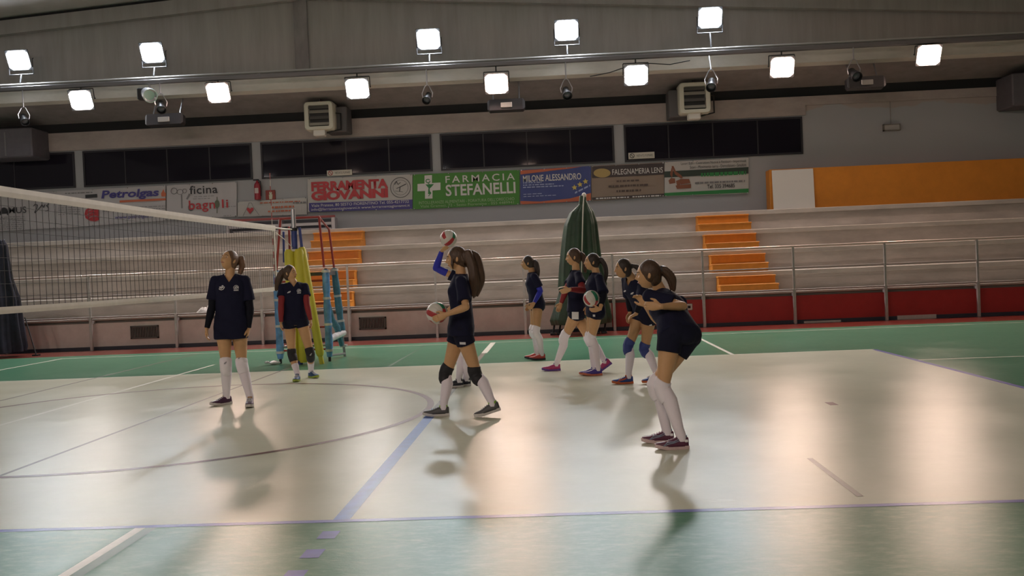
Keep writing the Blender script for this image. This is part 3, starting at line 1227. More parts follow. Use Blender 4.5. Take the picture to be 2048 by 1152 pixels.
b_ = banner('sponsor_banner', 'white banner with chunky red lettering and a purple strip along its bottom', 616, 825, 358, 424, 349, 419, bw2)
pen(b_, 'purple_strip', ink_p, [[(618, 406), (825, 399), (825, 418), (618, 424)]], WALL_Y - .069)
lettering(b_, 'FERRAMENTA', 699, 370, 156, 19, ink_r, .05, .95)
lettering(b_, 'GIOVANNI', 699, 389, 156, 19, ink_r, .055, .95)
pen(b_, 'round_emblem', ink_k, ring(801, 375, 20, 20, 1.1) + ring(801, 375, 15, 15, .6) + strip([(799, 383), (800, 374), (812, 368)], 1.6) + strip([(800, 374), (793, 377)], 1.2) + strip([(789, 369), (793, 363), (796, 369), (801, 365)], 1.1) + strip([(790, 382), (806, 384)], .7))
lettering(b_, 'Viale Pratese, 80 SESTO FIORENTINO Tel. 055-4217732', 720, 407.5, 198, 6.5, ink_w, .0)
lettering(b_, 'info@ferramentagiovanni.it www.ferramentagiovanni.it', 721, 415.5, 200, 6.8, ink_w, .0)

b_ = banner('sponsor_banner', 'green pharmacy banner with a white cross', 826, 1039, 349, 419, 340, 409, mat('banner_green', (.065, .235, .035), .55))
pen(b_, 'cross', ink_w, [[(849, 351), (864, 350), (864, 366), (881, 365), (881, 380), (865, 381), (865, 397), (850, 397.5), (850, 382), (835, 382.5), (835, 368), (849, 367)]])
pen(b_, 'cup_and_snake', ink_gr, [[(851, 369), (868, 368), (862, 375), (859, 376), (860, 384), (862, 388), (856, 388), (857, 376)]] + ring(856, 362, 4, 3.5, 1.6, 0, 320) + strip([(855, 365), (862, 372), (857, 380), (862, 386), (857, 392)], 1.4), WALL_Y - .078)
lettering(b_, 'FARMACIA', 960, 356, 139, 14, ink_w, .008, 1.35)
lettering(b_, 'STEFANELLI', 961, 378, 140, 23, ink_w, .02)
lettering(b_, "INTOLLERANZE ALIMENTARI - FORATURA DELL'ORECCHIO", 933, 401.5, 192, 6, mat('ink_pale_green', (.34, .46, .26), .5))
lettering(b_, 'Viale Gramsci, 72 - Sesto Fiorentino - 055 4489941', 934, 409, 188, 6, mat('ink_pale_green', (.34, .46, .26), .5))

b_ = banner('sponsor_banner', 'blue banner with orange corners and yellow stars', 1041, 1182, 340, 409, 332, 402, mat('banner_blue', (.05, .07, .24), .5))
pen(b_, 'orange_corner', ink_o, [[(1041, 341), (1165, 333), (1140, 337), (1090, 343), (1041, 349)], [(1041, 402), (1080, 403), (1140, 397), (1182, 386), (1182, 401), (1041, 409)]], WALL_Y - .069)
lettering(b_, 'MILONE ALESSANDRO', 1104, 355, 116, 13, ink_w, .012)


def star(cx, cy, r_):
    return [(cx + (r_ if k % 2 == 0 else r_ * .45) * math.sin(math.pi * k / 5 - .1), cy - (r_ if k % 2 == 0 else r_ * .45) * math.cos(math.pi * k / 5 - .1)) for k in range(10)]


pen(b_, 'stars', ink_y, [star(1149, 375, 6), star(1160, 369, 6), star(1171, 363, 6)])
pen(b_, 'small_print', ink_lb, smallprint(1046, 1083, 365, 2, seed=31) + smallprint(1046, 1110, 369.5, 2, seed=32) + smallprint(1046, 1127, 374, 2, seed=33) + smallprint(1047, 1085, 388, 1.4, seed=34) + smallprint(1047, 1112, 392.5, 1.4, seed=35) + smallprint(1150, 1180, 384, 3.5, -.5, seed=36))

b_ = banner('sponsor_banner', 'brown joinery banner with a yellow oval', 1183, 1328, 332, 402, 325, 393, mat('banner_tan', (.27, .20, .155), .55))
pen(b_, 'dark_bands', mat('ink_brown', (.055, .04, .042), .5), [[(1184, 333), (1328, 326), (1328, 349), (1184, 356)], [(1184, 395), (1328, 387), (1328, 392.5), (1184, 400)]], WALL_Y - .069)
pen(b_, 'oval', mat('ink_gold', (.42, .30, .11), .5), [disc(1204, 346, 17, 9)])
lettering(b_, 'FALEGNAMERIA LENS', 1275, 342, 100, 11, ink_w, .005)
pen(b_, 'small_print', mat('ink_darkbrown', (.09, .06, .05), .5), smallprint(1233, 1280, 361, 3, seed=41) + smallprint(1217, 1298, 371, 4, seed=42) + smallprint(1233, 1282, 380.5, 4, seed=43))
pen(b_, 'web_address', ink_w, smallprint(1192, 1258, 396, 2.4, seed=44) + smallprint(1265, 1322, 392.5, 2.4, seed=45))

b_ = banner('sponsor_banner', 'white banner with a drawn excavator and green bottom strip, furthest right', 1329, 1497, 325, 393, 315, 387, bw2)
pen(b_, 'dark_band', mat('ink_blackgreen', (.03, .045, .035), .5), [[(1329, 343), (1497, 334), (1497, 347), (1329, 355)]], WALL_Y - .069)
pen(b_, 'band_text', ink_gr, smallprint(1402, 1492, 346, 7, seed=51))
pen(b_, 'green_strip', ink_gr, [[(1329, 386), (1497, 377), (1497, 385), (1329, 392)]], WALL_Y - .069)
exo = mat('ink_excavator', (.24, .085, .045), .5)
pen(b_, 'excavator', exo, [[(1337, 361), (1342, 356), (1350, 357), (1351, 366), (1339, 368)], [(1343, 332), (1347, 332), (1352, 343), (1362, 350), (1366, 356), (1362, 357), (1350, 349)], [(1340, 348), (1344, 333), (1346, 343), (1344, 357)], [(1360, 358), (1378, 358), (1381, 366), (1361, 369)], [(1351, 371), (1382, 368), (1382, 376), (1354, 378)], [(1352, 362), (1362, 358), (1360, 370), (1354, 371)]])
lettering(b_, 'Lavori Edili - Costruzioni Nuove e Restauri - Impermeab', 1427, 325, 128, 6.5, ink_k)
lettering(b_, 'Scavi - Movimento terra - Demolizioni - Smaltim', 1436, 332, 110, 6, ink_k)
pen(b_, 'small_print', ink_g, smallprint(1390, 1490, 364.5, 3.6, seed=52))
lettering(b_, 'Tel. 335 394685', 1442, 372, 54, 8, ink_k, .015)

# no-smoking plates under the windows
for cx, cy, ww, hh_, wh in ((1283, 311, 52, 12.5, 'below the window under the right heater'), (679, 345.5, 50, 11, 'above the banner with red lettering')):
    Y = WALL_Y - .06
    a, b = at(cx - ww / 2, cy, Y), at(cx + ww / 2, cy, Y)
    hz = hh_ / PPM / 2
    r0 = thing('no_smoking_sign', 'small white no-smoking plate ' + wh, 'sign', (at(cx, cy, Y).x, Y, at(cx, cy, Y).z - hz))
    mb = MB()
    c = at(cx, cy, Y)
    mb.box((a.x, Y - .012, c.z - hz), (b.x, WALL_Y - .03, c.z + hz), bev=.004)
    mb.build('plate', mat('sign_white', (.6, .57, .5), .5), r0)
    pen(r0, 'symbol', ink_r if cx < 1000 else ink_k, ring(cx - ww * .36, cy + .6, 4.2, 4.2, 1.2) + strip([(cx - ww * .36 - 3, cy - 2.4), (cx - ww * .36 + 3, cy + 3.6)], 1.2), Y - .016)
    lettering(r0, 'VIETATO FUMARE', cx + ww * .12, cy - .3, ww * .62, 4.5, ink_k, 0, Y=Y - .016)

# fire extinguisher on its hook, and the sign beside it
p = at(515, 381, WALL_Y - .14)
r0 = thing('fire_extinguisher', 'red fire extinguisher hanging on the wall between two white banners', 'extinguisher', (p.x, p.y, p.z - .26))
redp = mat('extinguisher_red', (.30, .02, .035), .35)
mb = MB()
rs = []
for r_, z in ((.05, -.25), (.082, -.24), (.085, -.2), (.085, .10), (.075, .16), (.045, .21), (.025, .23), (.025, .26)):
    rs.append(mb.ell(p + V((0, 0, z)), V((1, 0, 0)), V((0, 1, 0)), r_, r_, 18))
mb.rings(rs)
mb.build('cylinder', redp, r0, True)
mb = MB()
mb.box((p.x - .05, p.y - .088, p.z - .08), (p.x + .05, p.y - .07, p.z + .06), bev=.004)
mb.build('paper_tag', mat('ext_label', (.48, .40, .38), .5), r0)
mb = MB()
mb.box((p.x - .10, p.y - .02, p.z + .26), (p.x + .05, p.y + .02, p.z + .30), bev=.005)
mb.tube([p + V((.02, 0, .27)), p + V((.09, -.02, .24)), p + V((.11, -.02, .05)), p + V((.10, -.02, -.15))], .014, 8)
mb.box((p.x - .02, p.y, p.z + .2), (p.x + .02, WALL_Y, p.z + .24))
mb.build('valve', blackm, r0, True)
a, b = at(532, 400, WALL_Y - .03), at(550, 380, WALL_Y - .03)
r0 = thing('fire_sign', 'small red and pale sign on the wall beside the extinguisher', 'sign', ((a.x + b.x) / 2, WALL_Y - .03, a.z))
mb = MB()
mb.box((a.x, WALL_Y - .05, a.z), (b.x, WALL_Y - .002, b.z), bev=.006)
mb.build('plate', mat('sign_red', (.26, .04, .03), .5), r0)
pen(r0, 'figure', mat('sign_pale', (.50, .56, .40), .5), [disc(541, 386, 2.8, 3), [(537.5, 389), (545, 388.5), (544.5, 398), (538.5, 398.5)]], WALL_Y - .053)

# stacked steel frame on the top tier, with a red bar
Yf = 18.95
a, b = at(452, 462, Yf), at(670, 430, Yf)
r0 = thing('steel_frame', 'low steel frame with a red top bar on the top tier behind the net post', 'frame', ((a.x + b.x) / 2, Yf, Z_N[4]))
zt = b.z
zz = Z_N[4]
mb = MB()
mb.box((a.x, Yf - .03, zt - .06), (b.x, Yf + .03, zt), bev=.01)
mb.build('top_bar', mat('frame_red', (.28, .06, .06), .45), r0)
mb = MB()
mb.box((a.x, Yf - .02, zz + .12), (b.x, Yf + .02, zz + .20), bev=.008)
mb.box((a.x + .2, Yf - .06, zz + .02), (b.x - .1, Yf + .3, zz + .05), bev=.008)
mb.build('cross_bar', mat('frame_grey', (.40, .37, .38), .4, metal=.5), r0)
for x in (a.x + .05, (a.x + b.x) / 2, b.x - .05):
    mb = MB()
    mb.box((x - .05, Yf - .035, zz), (x + .05, Yf + .25, zt - .05), bev=.01)
    mb.build('leg', mat('frame_grey', (.40, .37, .38), .4, metal=.5), r0)
mb = MB()
mb.box((a.x + .1, Yf + .18, zz + .03), (b.x - .1, Yf + .22, zt - .07))
mb.build('shade_panel', mat('frame_shade', (.06, .06, .07), .6), r0)  # dark sheet added to stand for the shadow under the top bar

# ================================================================== NET AND POSTS
white_tape = mat('net_white_tape', (.62, .58, .50), .55, var=.06, scale=8)
netcord = mat('net_black_cord', (.02, .018, .022), .7)
net = thing('volleyball_net', 'volleyball net with white top and bottom tapes stretched across the court', 'net', (0, 4.5, 1.24))
TOP, BOT = 2.245, 1.245
sag = lambda y: -.02 * (1 - ((y - 4.5) / 4.6) ** 2)


def tape(z0, z1, th, name):
    mb = MB()
    rs = []
    for k in range(37):
        y = -.1 + 9.2 * k / 36
        s_ = sag(y)
        rs.append([V((-th, y, z0 + s_)), V((th, y, z0 + s_)), V((th * 1.3, y, (z0 + z1) / 2 + s_)), V((th, y, z1 + s_)), V((-th, y, z1 + s_)), V((-th * 1.3, y, (z0 + z1) / 2 + s_))])
    mb.rings(rs)
    return mb.build(name, white_tape, net)


tape(TOP - .082, TOP, .007, 'top_tape')
tape(BOT, BOT + .055, .006, 'bottom_tape')
mb = MB()
cw = .0018
for k in range(93):
    y = -.1 + .1 * k
    s_ = sag(y)
    mb.box((-cw, y - cw, BOT + .03 + s_), (cw, y + cw, TOP - .05 + s_))
for k in range(1, 9):
    z = BOT + .03 + (TOP - BOT - .08) * k / 9
    for q in range(12):
        ya, yb = -.1 + 9.2 * q / 12, -.1 + 9.2 * (q + 1) / 12
        mb.add([(-cw, ya, z - cw + sag(ya)), (cw, ya, z - cw + sag(ya)), (cw, ya, z + cw + sag(ya)), (-cw, ya, z + cw + sag(ya)),
                (-cw, yb, z - cw + sag(yb)), (cw, yb, z - cw + sag(yb)), (cw, yb, z + cw + sag(yb)), (-cw, yb, z + cw + sag(yb))],
               [[0, 1, 5, 4], [1, 2, 6, 5], [2, 3, 7, 6], [3, 0, 4, 7]])
mb.build('mesh', netcord, net, fix=False)
mb = MB()
mb.box((-.006, 9.02, BOT - .01), (.006, 9.07, TOP), bev=.002)
mb.build('side_band', white_tape, net)
mb = MB()
mb.tube([V((0, 9.1, TOP - .035)), V((0, 9.6, TOP - .03)), V((.0, 10.04, TOP - .02))], .012, 8)
mb.tube([V((0, 9.1, BOT + .03)), V((0, 10.04, BOT + .06))], .006, 6)
mb.tube([V((0, -.1, TOP - .035)), V((0, -1.04, TOP - .02))], .012, 8)
mb.tube([V((0, -.1, BOT + .03)), V((0, -1.04, BOT + .06))], .006, 6)
mb.tube([V((0.0, 9.1, TOP - .1)), V((-.0, 9.6, TOP - .20)), V((0, 10.04, 1.92))], .006, 6)
mb.build('rope', white_tape, net, True)
ant = thing('net_antenna', 'thin red and white striped antenna standing at the far edge of the net', 'antenna', (-.01, 9.0, BOT))
am = (mat('antenna_white', (.55, .5, .46), .4), mat('antenna_red', (.35, .05, .04), .4))
mb = MB()
for k in range(18):
    mb.tube([V((-.012, 9.0, BOT + .1 * k)), V((-.012, 9.0, BOT + .1 * k + .1))], .006, 8, k % 2)
mb.build('rod', list(am), ant, True)
mb = MB()
mb.box((-.02, 8.96, BOT + .05), (.0, 9.05, BOT + .10))
mb.box((-.02, 8.96, TOP - .10), (.0, 9.05, TOP - .02))
mb.build('clip', white_tape, ant)

# far net post with its pads and braces
yel = mat('yellow_pad', (.60, .54, .05), .5, var=.08, scale=5)
bluep = mat('blue_post_paint', (.035, .055, .22), .4)
redpt = mat('red_tube_paint', (.30, .035, .03), .4)
PX, PY = .02, 10.10
post = thing('net_post', 'blue and grey net post with tall yellow pads behind the player in red sleeves', 'post', (PX, PY, 0))
mb = MB()
mb.tube([V((PX, PY, 2.20)), V((PX, PY, 2.56))], .04, 14)
mb.build('upper_tube', alu, post, True)
mb = MB()
mb.tube([V((PX, PY, 0)), V((PX, PY, 2.24))], .048, 14)
mb.build('lower_tube', bluep, post, True)
mb = MB()
mb.tube([V((PX, PY, 2.20)), V((PX, PY, 2.25))], .056, 14)
mb.build('collar', blackm, post, True)
for dx in (-.085, .075):
    mb = MB()
    mb.tube([V((PX + dx, PY - .03, .03)), V((PX + dx, PY - .03, .08)), V((PX + dx, PY - .03, 1.85)), V((PX + dx, PY - .03, 1.9))], [.06, .085, .085, .06], 14)
    mb.build('pad', yel, post, True)
mb = MB()
mb.tube([V((PX - .11, PY - .06, 1.88)), V((PX + .12, PY - .06, 1.88))], .02, 8)
mb.build('strap', white_tape, post, True)
mb = MB()
mb.tube([at(599, 455, PY + .02), at(604, 498, PY + .02)], .024, 10)
mb.build('brace', bluep, post, True)
mb = MB()
q0, q1 = at(603, 495, PY + .02), at(641, 712, PY - .12)
q1.z = max(q1.z, .06)
mb.tube([q0, q0.lerp(q1, .03), q0.lerp(q1, .97), q1], [.05, .068, .07, .05], 12)
mb.tube([q1, V((q1.x + .02, q1.y, 0.0))], .04, 10)
mb.build('brace_pad', yel, post, True)

near_post = copy_tree(post)
near_post.location = (PX, -1.1, 0)
tag(near_post, 'net post with tall yellow pads at the near end of the net', 'post')
# referee stand
sheet = mat('blue_foam_wrap', (.12, .29, .58), .3, var=.35, scale=7, bump=.5, bscale=18)
sheet2 = mat('teal_foam_wrap', (.07, .20, .30), .3, var=.35, scale=7, bump=.5, bscale=18)
plast = mat('white_plastic_wrap', (.58, .58, .60), .25, var=.2, bump=.4, bscale=18)
A = V((-.38, 10.36, 0))
B = V((.44, 10.42, 0))
C2 = V((.50, 11.30, 0))
D = V((-.30, 11.25, 0))
rs0 = thing('referee_stand', 'red and blue referee stand with its legs wrapped in blue foam', 'stand', (.08, 10.8, 0))
at_top = 1.47


def up(q, px, py):
    """point above leg foot q seen at the given picture height"""
    c = at(px, py, q.y)
    return c


legs = [(A, up(A, 553, 540)), (B, up(B, 651, 537)), (C2, up(C2, 668, 535)), (D, V((-.28, 11.0, 1.47)))]
for i, (f_, t_) in enumerate(legs):
    mb = MB()
    mb.tube([f_, t_], .024, 10)
    mb.build('leg', blackm if i in (0, 1) else steel, rs0, True)
    if i == 3:
        continue
    m0 = f_.lerp(t_, .05 if i < 2 else .25)
    m1 = f_.lerp(t_, .99)
    rr = random.Random(i)
    pts, rad = [], []
    for k in range(15):
        pts.append(m0.lerp(m1, k / 14))
        rad.append(.062 * rr.uniform(.88, 1.12) if 0 < k < 14 else .045)
    mb = MB()
    mb.tube(pts, rad, 12)
    mb.build('foam_wrap', sheet if i < 2 else sheet2, rs0, True)
    for k in (.12, .4, .68, .97):
        q = f_.lerp(t_, k)
        dd = (t_ - f_).normalized()
        mb = MB()
        mb.tube([q - dd * .02, q + dd * .02], .071, 12)
        mb.build('tape', plast, rs0, True)
mb = MB()
for z_, px_ in ((.55, 0), (.92, 0), (1.28, 0), (.20, 0)):
    k = z_ / at_top
    mb.tube([legs[0][0].lerp(legs[0][1], k), legs[1][0].lerp(legs[1][1], k)], .018, 8)
mb.build('rung', redpt, rs0, True)
mb = MB()
z_ = at_top
mb.prism([(legs[0][1].x - .03, legs[0][1].y - .03), (legs[1][1].x + .03, legs[1][1].y - .03), (legs[2][1].x + .03, legs[2][1].y + .03), (legs[3][1].x - .03, legs[3][1].y)], z_ - .02, z_ + .04, plane='xy')
mb.build('platform', mat('platform_black', (.03, .03, .033), .6), rs0)
# hand rails
for px0, py0, px1, py1, yy, mm in ((648, 535, 638, 434, B.y, redpt), (668, 535, 658, 459, C2.y, redpt), (553, 540, 561, 438, A.y, redpt), (568, 525, 567, 465, D.y - .2, bluep), (580, 520, 578, 455, D.y, redpt)):
    mb = MB()
    mb.tube([at(px0, py0, yy), at(px1, py1, yy)], .02, 8)
    mb.ellipsoid(at(px1, py1, yy), .022, .022, .022, n=8, m=6)
    mb.build('hand_rail', mm, rs0, True)
mb = MB()
mb.tube([at(561, 438, A.y), at(638, 434, B.y)], .018, 8)
mb.tube([at(638, 434, B.y), at(658, 459, C2.y)], .018, 8)
mb.build('top_hand_rail', redpt, rs0, True)
mb = MB()
mb.tube([B + V((0, 0, .36)), B.lerp(C2, .5) + V((0, 0, .40)), C2 + V((0, 0, .42))], [.05, .06, .05], 12)
mb.build('rolled_wrap', plast, rs0, True)
mb = MB()
q = [at(657, 608, 10.6), at(664, 640, 10.8), at(674, 655, 11.0), at(683, 690, 11.2)]
mb.tube(q, [.04, .055, .06, .04], 10)
mb.build('loose_foam', sheet2, rs0, True)
mb = MB()
mb.tube([A + V((0, 0, .28)), B + V((0, 0, .28))], .022, 8)
mb.tube([B + V((0, 0, .1)), C2 + V((0, 0, .05))], .02, 8)
mb.build('lower_bar', steel, rs0, True)
# crumpled plastic on the floor
p = flo(545, 729)
mb = MB()
rr = random.Random(5)
for k in range(6):
    mb.ellipsoid(V((p.x + rr.uniform(-.1, .1), p.y + rr.uniform(-.06, .06), .025 + rr.uniform(0, .02))), rr.uniform(.04, .08), rr.uniform(.03, .06), .025, n=10, m=6)
pb = thing('plastic_bag', 'crumpled clear plastic on the floor left of the referee stand', 'bag', (p.x, p.y, 0))
link_mesh('film', remesh(mb, .012, 2), plast, pb)


# ================================================================== COVERED HOOP AND DARK BUNDLE
def draped(name, label, cat, Y, prof, m, folds, amp, n=72, depth=.62, group=None, seed=0):
    """cloth tied at its top: outline given by left and right picture edges per height"""
    r_ = random.Random(seed)
    ph = [r_.uniform(0, 6.28) for _ in range(4)]
    pts = []
    for xl, xr, y in prof:
        a, b = at(xl, y, Y), at(xr, y, Y)
        pts.append(((a + b) / 2, (b.x - a.x) / 2))
    pts[-1][0].z = max(pts[-1][0].z, .01)
    # refine
    fine = []
    for (c0, r0_), (c1, r1_) in zip(pts[:-1], pts[1:]):
        for k in range(6):
            t = k / 6
            fine.append((c0.lerp(c1, t), r0_ + (r1_ - r0_) * t))
    fine.append(pts[-1])
    rs = []
    for i, (c, rad) in enumerate(fine):
        o = []
        t = i / len(fine)
        for k in range(n):
            a = 2 * math.pi * k / n
            f_ = 1 + amp * (math.sin(folds * a + ph[0] + 1.2 * math.sin(t * 3)) * .6 + math.sin((folds * 2 + 1) * a + ph[1] - t * 2) * .4) * min(1, .4 + t * 1.5)
            o.append(V((c.x + rad * f_ * math.cos(a), Y + rad * depth * f_ * math.sin(a), c.z + .01 * math.sin(3 * a + ph[2]))))
        rs.append(o)
    mb = MB()
    mb.rings(rs)
    root = thing(name, label, cat, (pts[-1][0].x, Y, 0), group)
    mb.build('cover', m, root, 'full')
    return root


gtarp = mat('green_tarpaulin', (.018, .045, .022), .5, var=.4, scale=3.5, bump=.6, bscale=6)
hoop = draped('covered_hoop', 'tall dark green tarpaulin tied over a standing hoop by the railing', 'cover', 14.75,
              [(1159, 1172, 392), (1158, 1173, 402), (1157, 1177, 409), (1140, 1187, 425), (1130, 1194, 448), (1126, 1197, 480), (1121, 1203, 530), (1119, 1212, 570), (1121, 1209, 582), (1112, 1216, 610), (1104, 1222, 638), (1107, 1221, 648)], gtarp, 8, .085, seed=4)
mb = MB()
q = at(1165, 575, 14.75)
rs = []
for k in range(40):
    a = 2 * math.pi * k / 39
    rs.append(V((q.x + .50 * math.cos(a), 14.75 + .33 * math.sin(a), q.z + .03 * math.sin(2 * a))))
mb.tube(rs, .015, 6)
mb.tube([p_ + V((0, 0, -.06)) for p_ in rs], .012, 6)
mb.tube([at(1168, 388, 14.55), at(1166, 420, 14.42), at(1164, 500, 14.35), at(1163, 545, 14.34)], .012, 6)
mb.build('rope', mat('pale_rope', (.50, .46, .40), .7), hoop, True)
mb = MB()
mb.ellipsoid(at(1168, 391, 14.75), .05, .05, .06, n=10, m=8)
mb.build('knot', mat('pale_rope', (.50, .46, .40), .7), hoop, True)
for px, py in ((1108, 662), (1120, 662), (1196, 659), (1210, 658)):
    t_ = at(px + 4, 640, 14.75)
    b2 = at(px - 2, py, 14.7)
    mb = MB()
    mb.tube([t_ + V((0, .1, .1)), V((b2.x, 14.7, .02))], .02, 8)
    mb.box((b2.x - .06, 14.62, 0), (b2.x + .06, 14.78, .05), bev=.01)
    mb.build('leg', blackm, hoop)
dtarp = mat('navy_net_bundle', (.008, .010, .022), .85, var=.5, scale=5, bump=.6, bscale=9)
bun = draped('net_bundle', 'dark navy bundle of gathered netting on a stand at the left edge', 'bundle', 14.4,
             [(-14, 8, 480), (-22, 14, 492), (-30, 17, 520), (-38, 22, 560), (-46, 34, 600), (-52, 38, 640), (-58, 42, 670), (-62, 46, 695), (-60, 46, 705)], dtarp, 8, .16, seed=9)
mb = MB()
mb.tube([at(50, 635, 14.4), V((at(72, 702, 14.4).x, 14.4, .02))], .015, 6)
mb.tube([at(12, 490, 14.35), at(34, 600, 14.35)], .01, 6)
mb.box((at(72, 702, 14.4).x - .06, 14.34, 0), (at(72, 702, 14.4).x + .06, 14.46, .03))
mb.build('strut', blackm, bun)


# ================================================================== BALLS
def ball(c, label, R_, rot):
    """leather ball: eighteen panels in three colours with sunk seams"""
    bm_w, bm_g, bm_r = mat('ball_white', (.62, .60, .55), .45), mat('ball_green', (.02, .19, .10), .45), mat('ball_red', (.38, .03, .035), .45)
    root = thing('volleyball', label, 'ball', c)
    axes = [(V((1, 0, 0)), V((0, 1, 0)), V((0, 0, 1))), (V((-1, 0, 0)), V((0, 0, 1)), V((0, 1, 0))), (V((0, 1, 0)), V((0, 0, 1)), V((1, 0, 0))),
            (V((0, -1, 0)), V((1, 0, 0)), V((0, 0, 1))), (V((0, 0, 1)), V((1, 0, 0)), V((0, 1, 0))), (V((0, 0, -1)), V((0, 1, 0)), V((1, 0, 0)))]
    E3 = Matrix.Rotation(rot[0], 3, 'X') @ Matrix.Rotation(rot[1], 3, 'Y') @ Matrix.Rotation(rot[2], 3, 'Z')
    mb = MB()
    N_ = 6
    for fi, (n_, u_, v_) in enumerate(axes):
        for s_ in range(3):
            grid = []
            for i in range(N_ + 1):
                for j in range(13):
                    a = -1 + (2 / 3) * (s_ + i / N_)
                    b = -1 + 2 * j / 12
                    d = (n_ + u_ * math.tan(a * math.pi / 4) + v_ * math.tan(b * math.pi / 4)).normalized()
                    edge = (i in (0, N_)) or (j in (0, 12))
                    grid.append(c + E3 @ d * (R_ * (.975 if edge else 1.0)))
            fs = []
            for i in range(N_):
                for j in range(12):
                    k = i * 13 + j
                    fs.append([k, k + 13, k + 14, k + 1])
            mb.add(grid, fs, (1 if fi % 2 == 0 else 2) if s_ == 1 else 0)
    mb.build('panels', [bm_w, bm_g, bm_r], root, 'full')
    return root


ball(at(897, 477, 6.24), 'white, green and red volleyball held up beside the blue-sleeved player', .105, (.4, .9, .3))
ball(at(874, 626, 3.72), 'white, green and red volleyball held at the waist by the player walking in front', .105, (.2, .3, .9))
ball(at(1183, 597, 6.62), 'white and red volleyball under the arm of the player with the long dark ponytail', .105, (1.0, .5, .5))


# ================================================================== PEOPLE
skin = mat('skin', (.56, .325, .16), .5, var=.05, scale=14)
skin_d = mat('skin_tanned', (.47, .27, .13), .5, var=.05, scale=14)
navy = mat('navy_jersey', (.008, .009, .030), .85, spec=.25, bump=.25, bscale=16)
navy2 = mat('navy_shorts', (.007, .008, .024), .85, spec=.25, bump=.2, bscale=18)
sock_w = mat('white_sock', (.82, .77, .84), .8, bump=.2, bscale=60)
pad_w = mat('white_knee_pad', (.84, .80, .87), .7, bump=.1, bscale=30)
pad_k = mat('black_knee_pad', (.012, .012, .016), .7, bump=.2, bscale=40)
pad_b = mat('blue_knee_pad', (.035, .055, .22), .7, bump=.2, bscale=40)
slv_k = mat('navy_arm_sleeve', (.006, .007, .014), .8, spec=.2)
slv_r = mat('red_arm_sleeve', (.24, .018, .022), .7)
slv_b = mat('blue_arm_sleeve', (.02, .025, .40), .6)
logo_w = mat('white_print', (.66, .66, .68), .6)
lip_m = mat('lip_skin', (.36, .13, .10), .45)
eye_w = mat('eye_white', (.42, .39, .36), .3)
eye_i = mat('eye_iris', (.03, .018, .012), .15)
brow_m = mat('brow_hair', (.06, .035, .02), .8)
hair_dk = mat('hair_dark', (.022, .013, .010), .45, var=.4, scale=12, stretch=(6, 6, .6), bump=.5, bscale=30)
hair_br = mat('hair_brown', (.065, .034, .018), .45, var=.4, scale=12, stretch=(6, 6, .6), bump=.5, bscale=30)
hair_lb = mat('hair_light_brown', (.16, .085, .045), .45, var=.4, scale=12, stretch=(6, 6, .6), bump=.5, bscale=30)
band_m = mat('hair_band', (.03, .03, .035), .6)


def along(parent, px, py, L_, sign):
    d = ray(px, py)
    dl = d.length
    d = d / dl
    oc = CAM - parent
    b = d.dot(oc)
    c = oc.length_squared - L_ * L_
    disc = b * b - c
    if disc <= 0 or sign == 0:
        t = -b
    else:
        t = -b + sign * math.sqrt(disc)
    return CAM + d * t


def solve_mid(a, b, px, py, la, lb, prefer):
    """joint on the picture ray that fits both bone lengths; prefer -1 leans to the camera"""
    d = ray(px, py).normalized()
    best, bt = 1e9, None
    t0 = d.dot((a + b) / 2 - CAM)
    for k in range(-80, 81):
        q = CAM + d * (t0 + k * .006)
        e = ((q - a).length - la) ** 2 + ((q - b).length - lb) ** 2 + (1e-4 * prefer * k * .1)
        if e < best:
            best, bt = e, q
    return bt


def heading(a):
    a = math.radians(a)
    return V((-math.sin(a), -math.cos(a), 0)), V((-math.cos(a), math.sin(a), 0))


def hand(mb, Wp, D_, N_, T_, k=1.0, curl=(18, 24, 18), spread=.05, thumb=.5):
    D_ = D_.normalized()
    N_ = (N_ - D_ * N_.dot(D_)).normalized()
    T_ = (T_ - D_ * T_.dot(D_) - N_ * T_.dot(N_)).normalized()
    rs = []
    for s_, a, b in ((-.02, .023, .019), (.0, .024, .018), (.02, .030, .0175), (.045, .036, .016), (.07, .038, .014), (.085, .034, .011)):
        rs.append(mb.ell(Wp + D_ * s_ * k, T_, N_, a * k, b * k, 18, 2.4))
    mb.rings(rs)
    for off, L_, r_ in ((.0275, .070, .0088), (.0092, .078, .0090), (-.0092, .072, .0088), (-.0265, .056, .0080)):
        p = Wp + D_ * .072 * k + T_ * off * k
        d = (D_ + T_ * off * spread * 30 * .1).normalized()
        pts, rad = [p - D_ * .012 * k], [r_ * k]
        ang = 0
        for j, fr in enumerate((.46, .30, .24)):
            ang += math.radians(curl[j])
            dd = (d * math.cos(ang) + N_ * math.sin(ang)).normalized()
            pts.append(p)
            rad.append(r_ * k * (1.02 - .07 * j))
            p = p + dd * L_ * fr * k
        pts.append(p)
        rad.append(r_ * k * .78)
        mb.tube(pts, rad, 10, cap='round')
    p = Wp + D_ * .022 * k + T_ * .022 * k + N_ * .004 * k
    d1 = (D_ * .62 + T_ * (1 - thumb * .4) * .75 + N_ * thumb * .5).normalized()
    d2 = (D_ * .85 + T_ * .22 + N_ * thumb * .55).normalized()
    mb.tube([p - d1 * .012 * k, p + d1 * .03 * k, p + d1 * .042 * k, p + d1 * .042 * k + d2 * .032 * k], [.013 * k, .0125 * k, .0115 * k, .0085 * k], 10, cap='round')


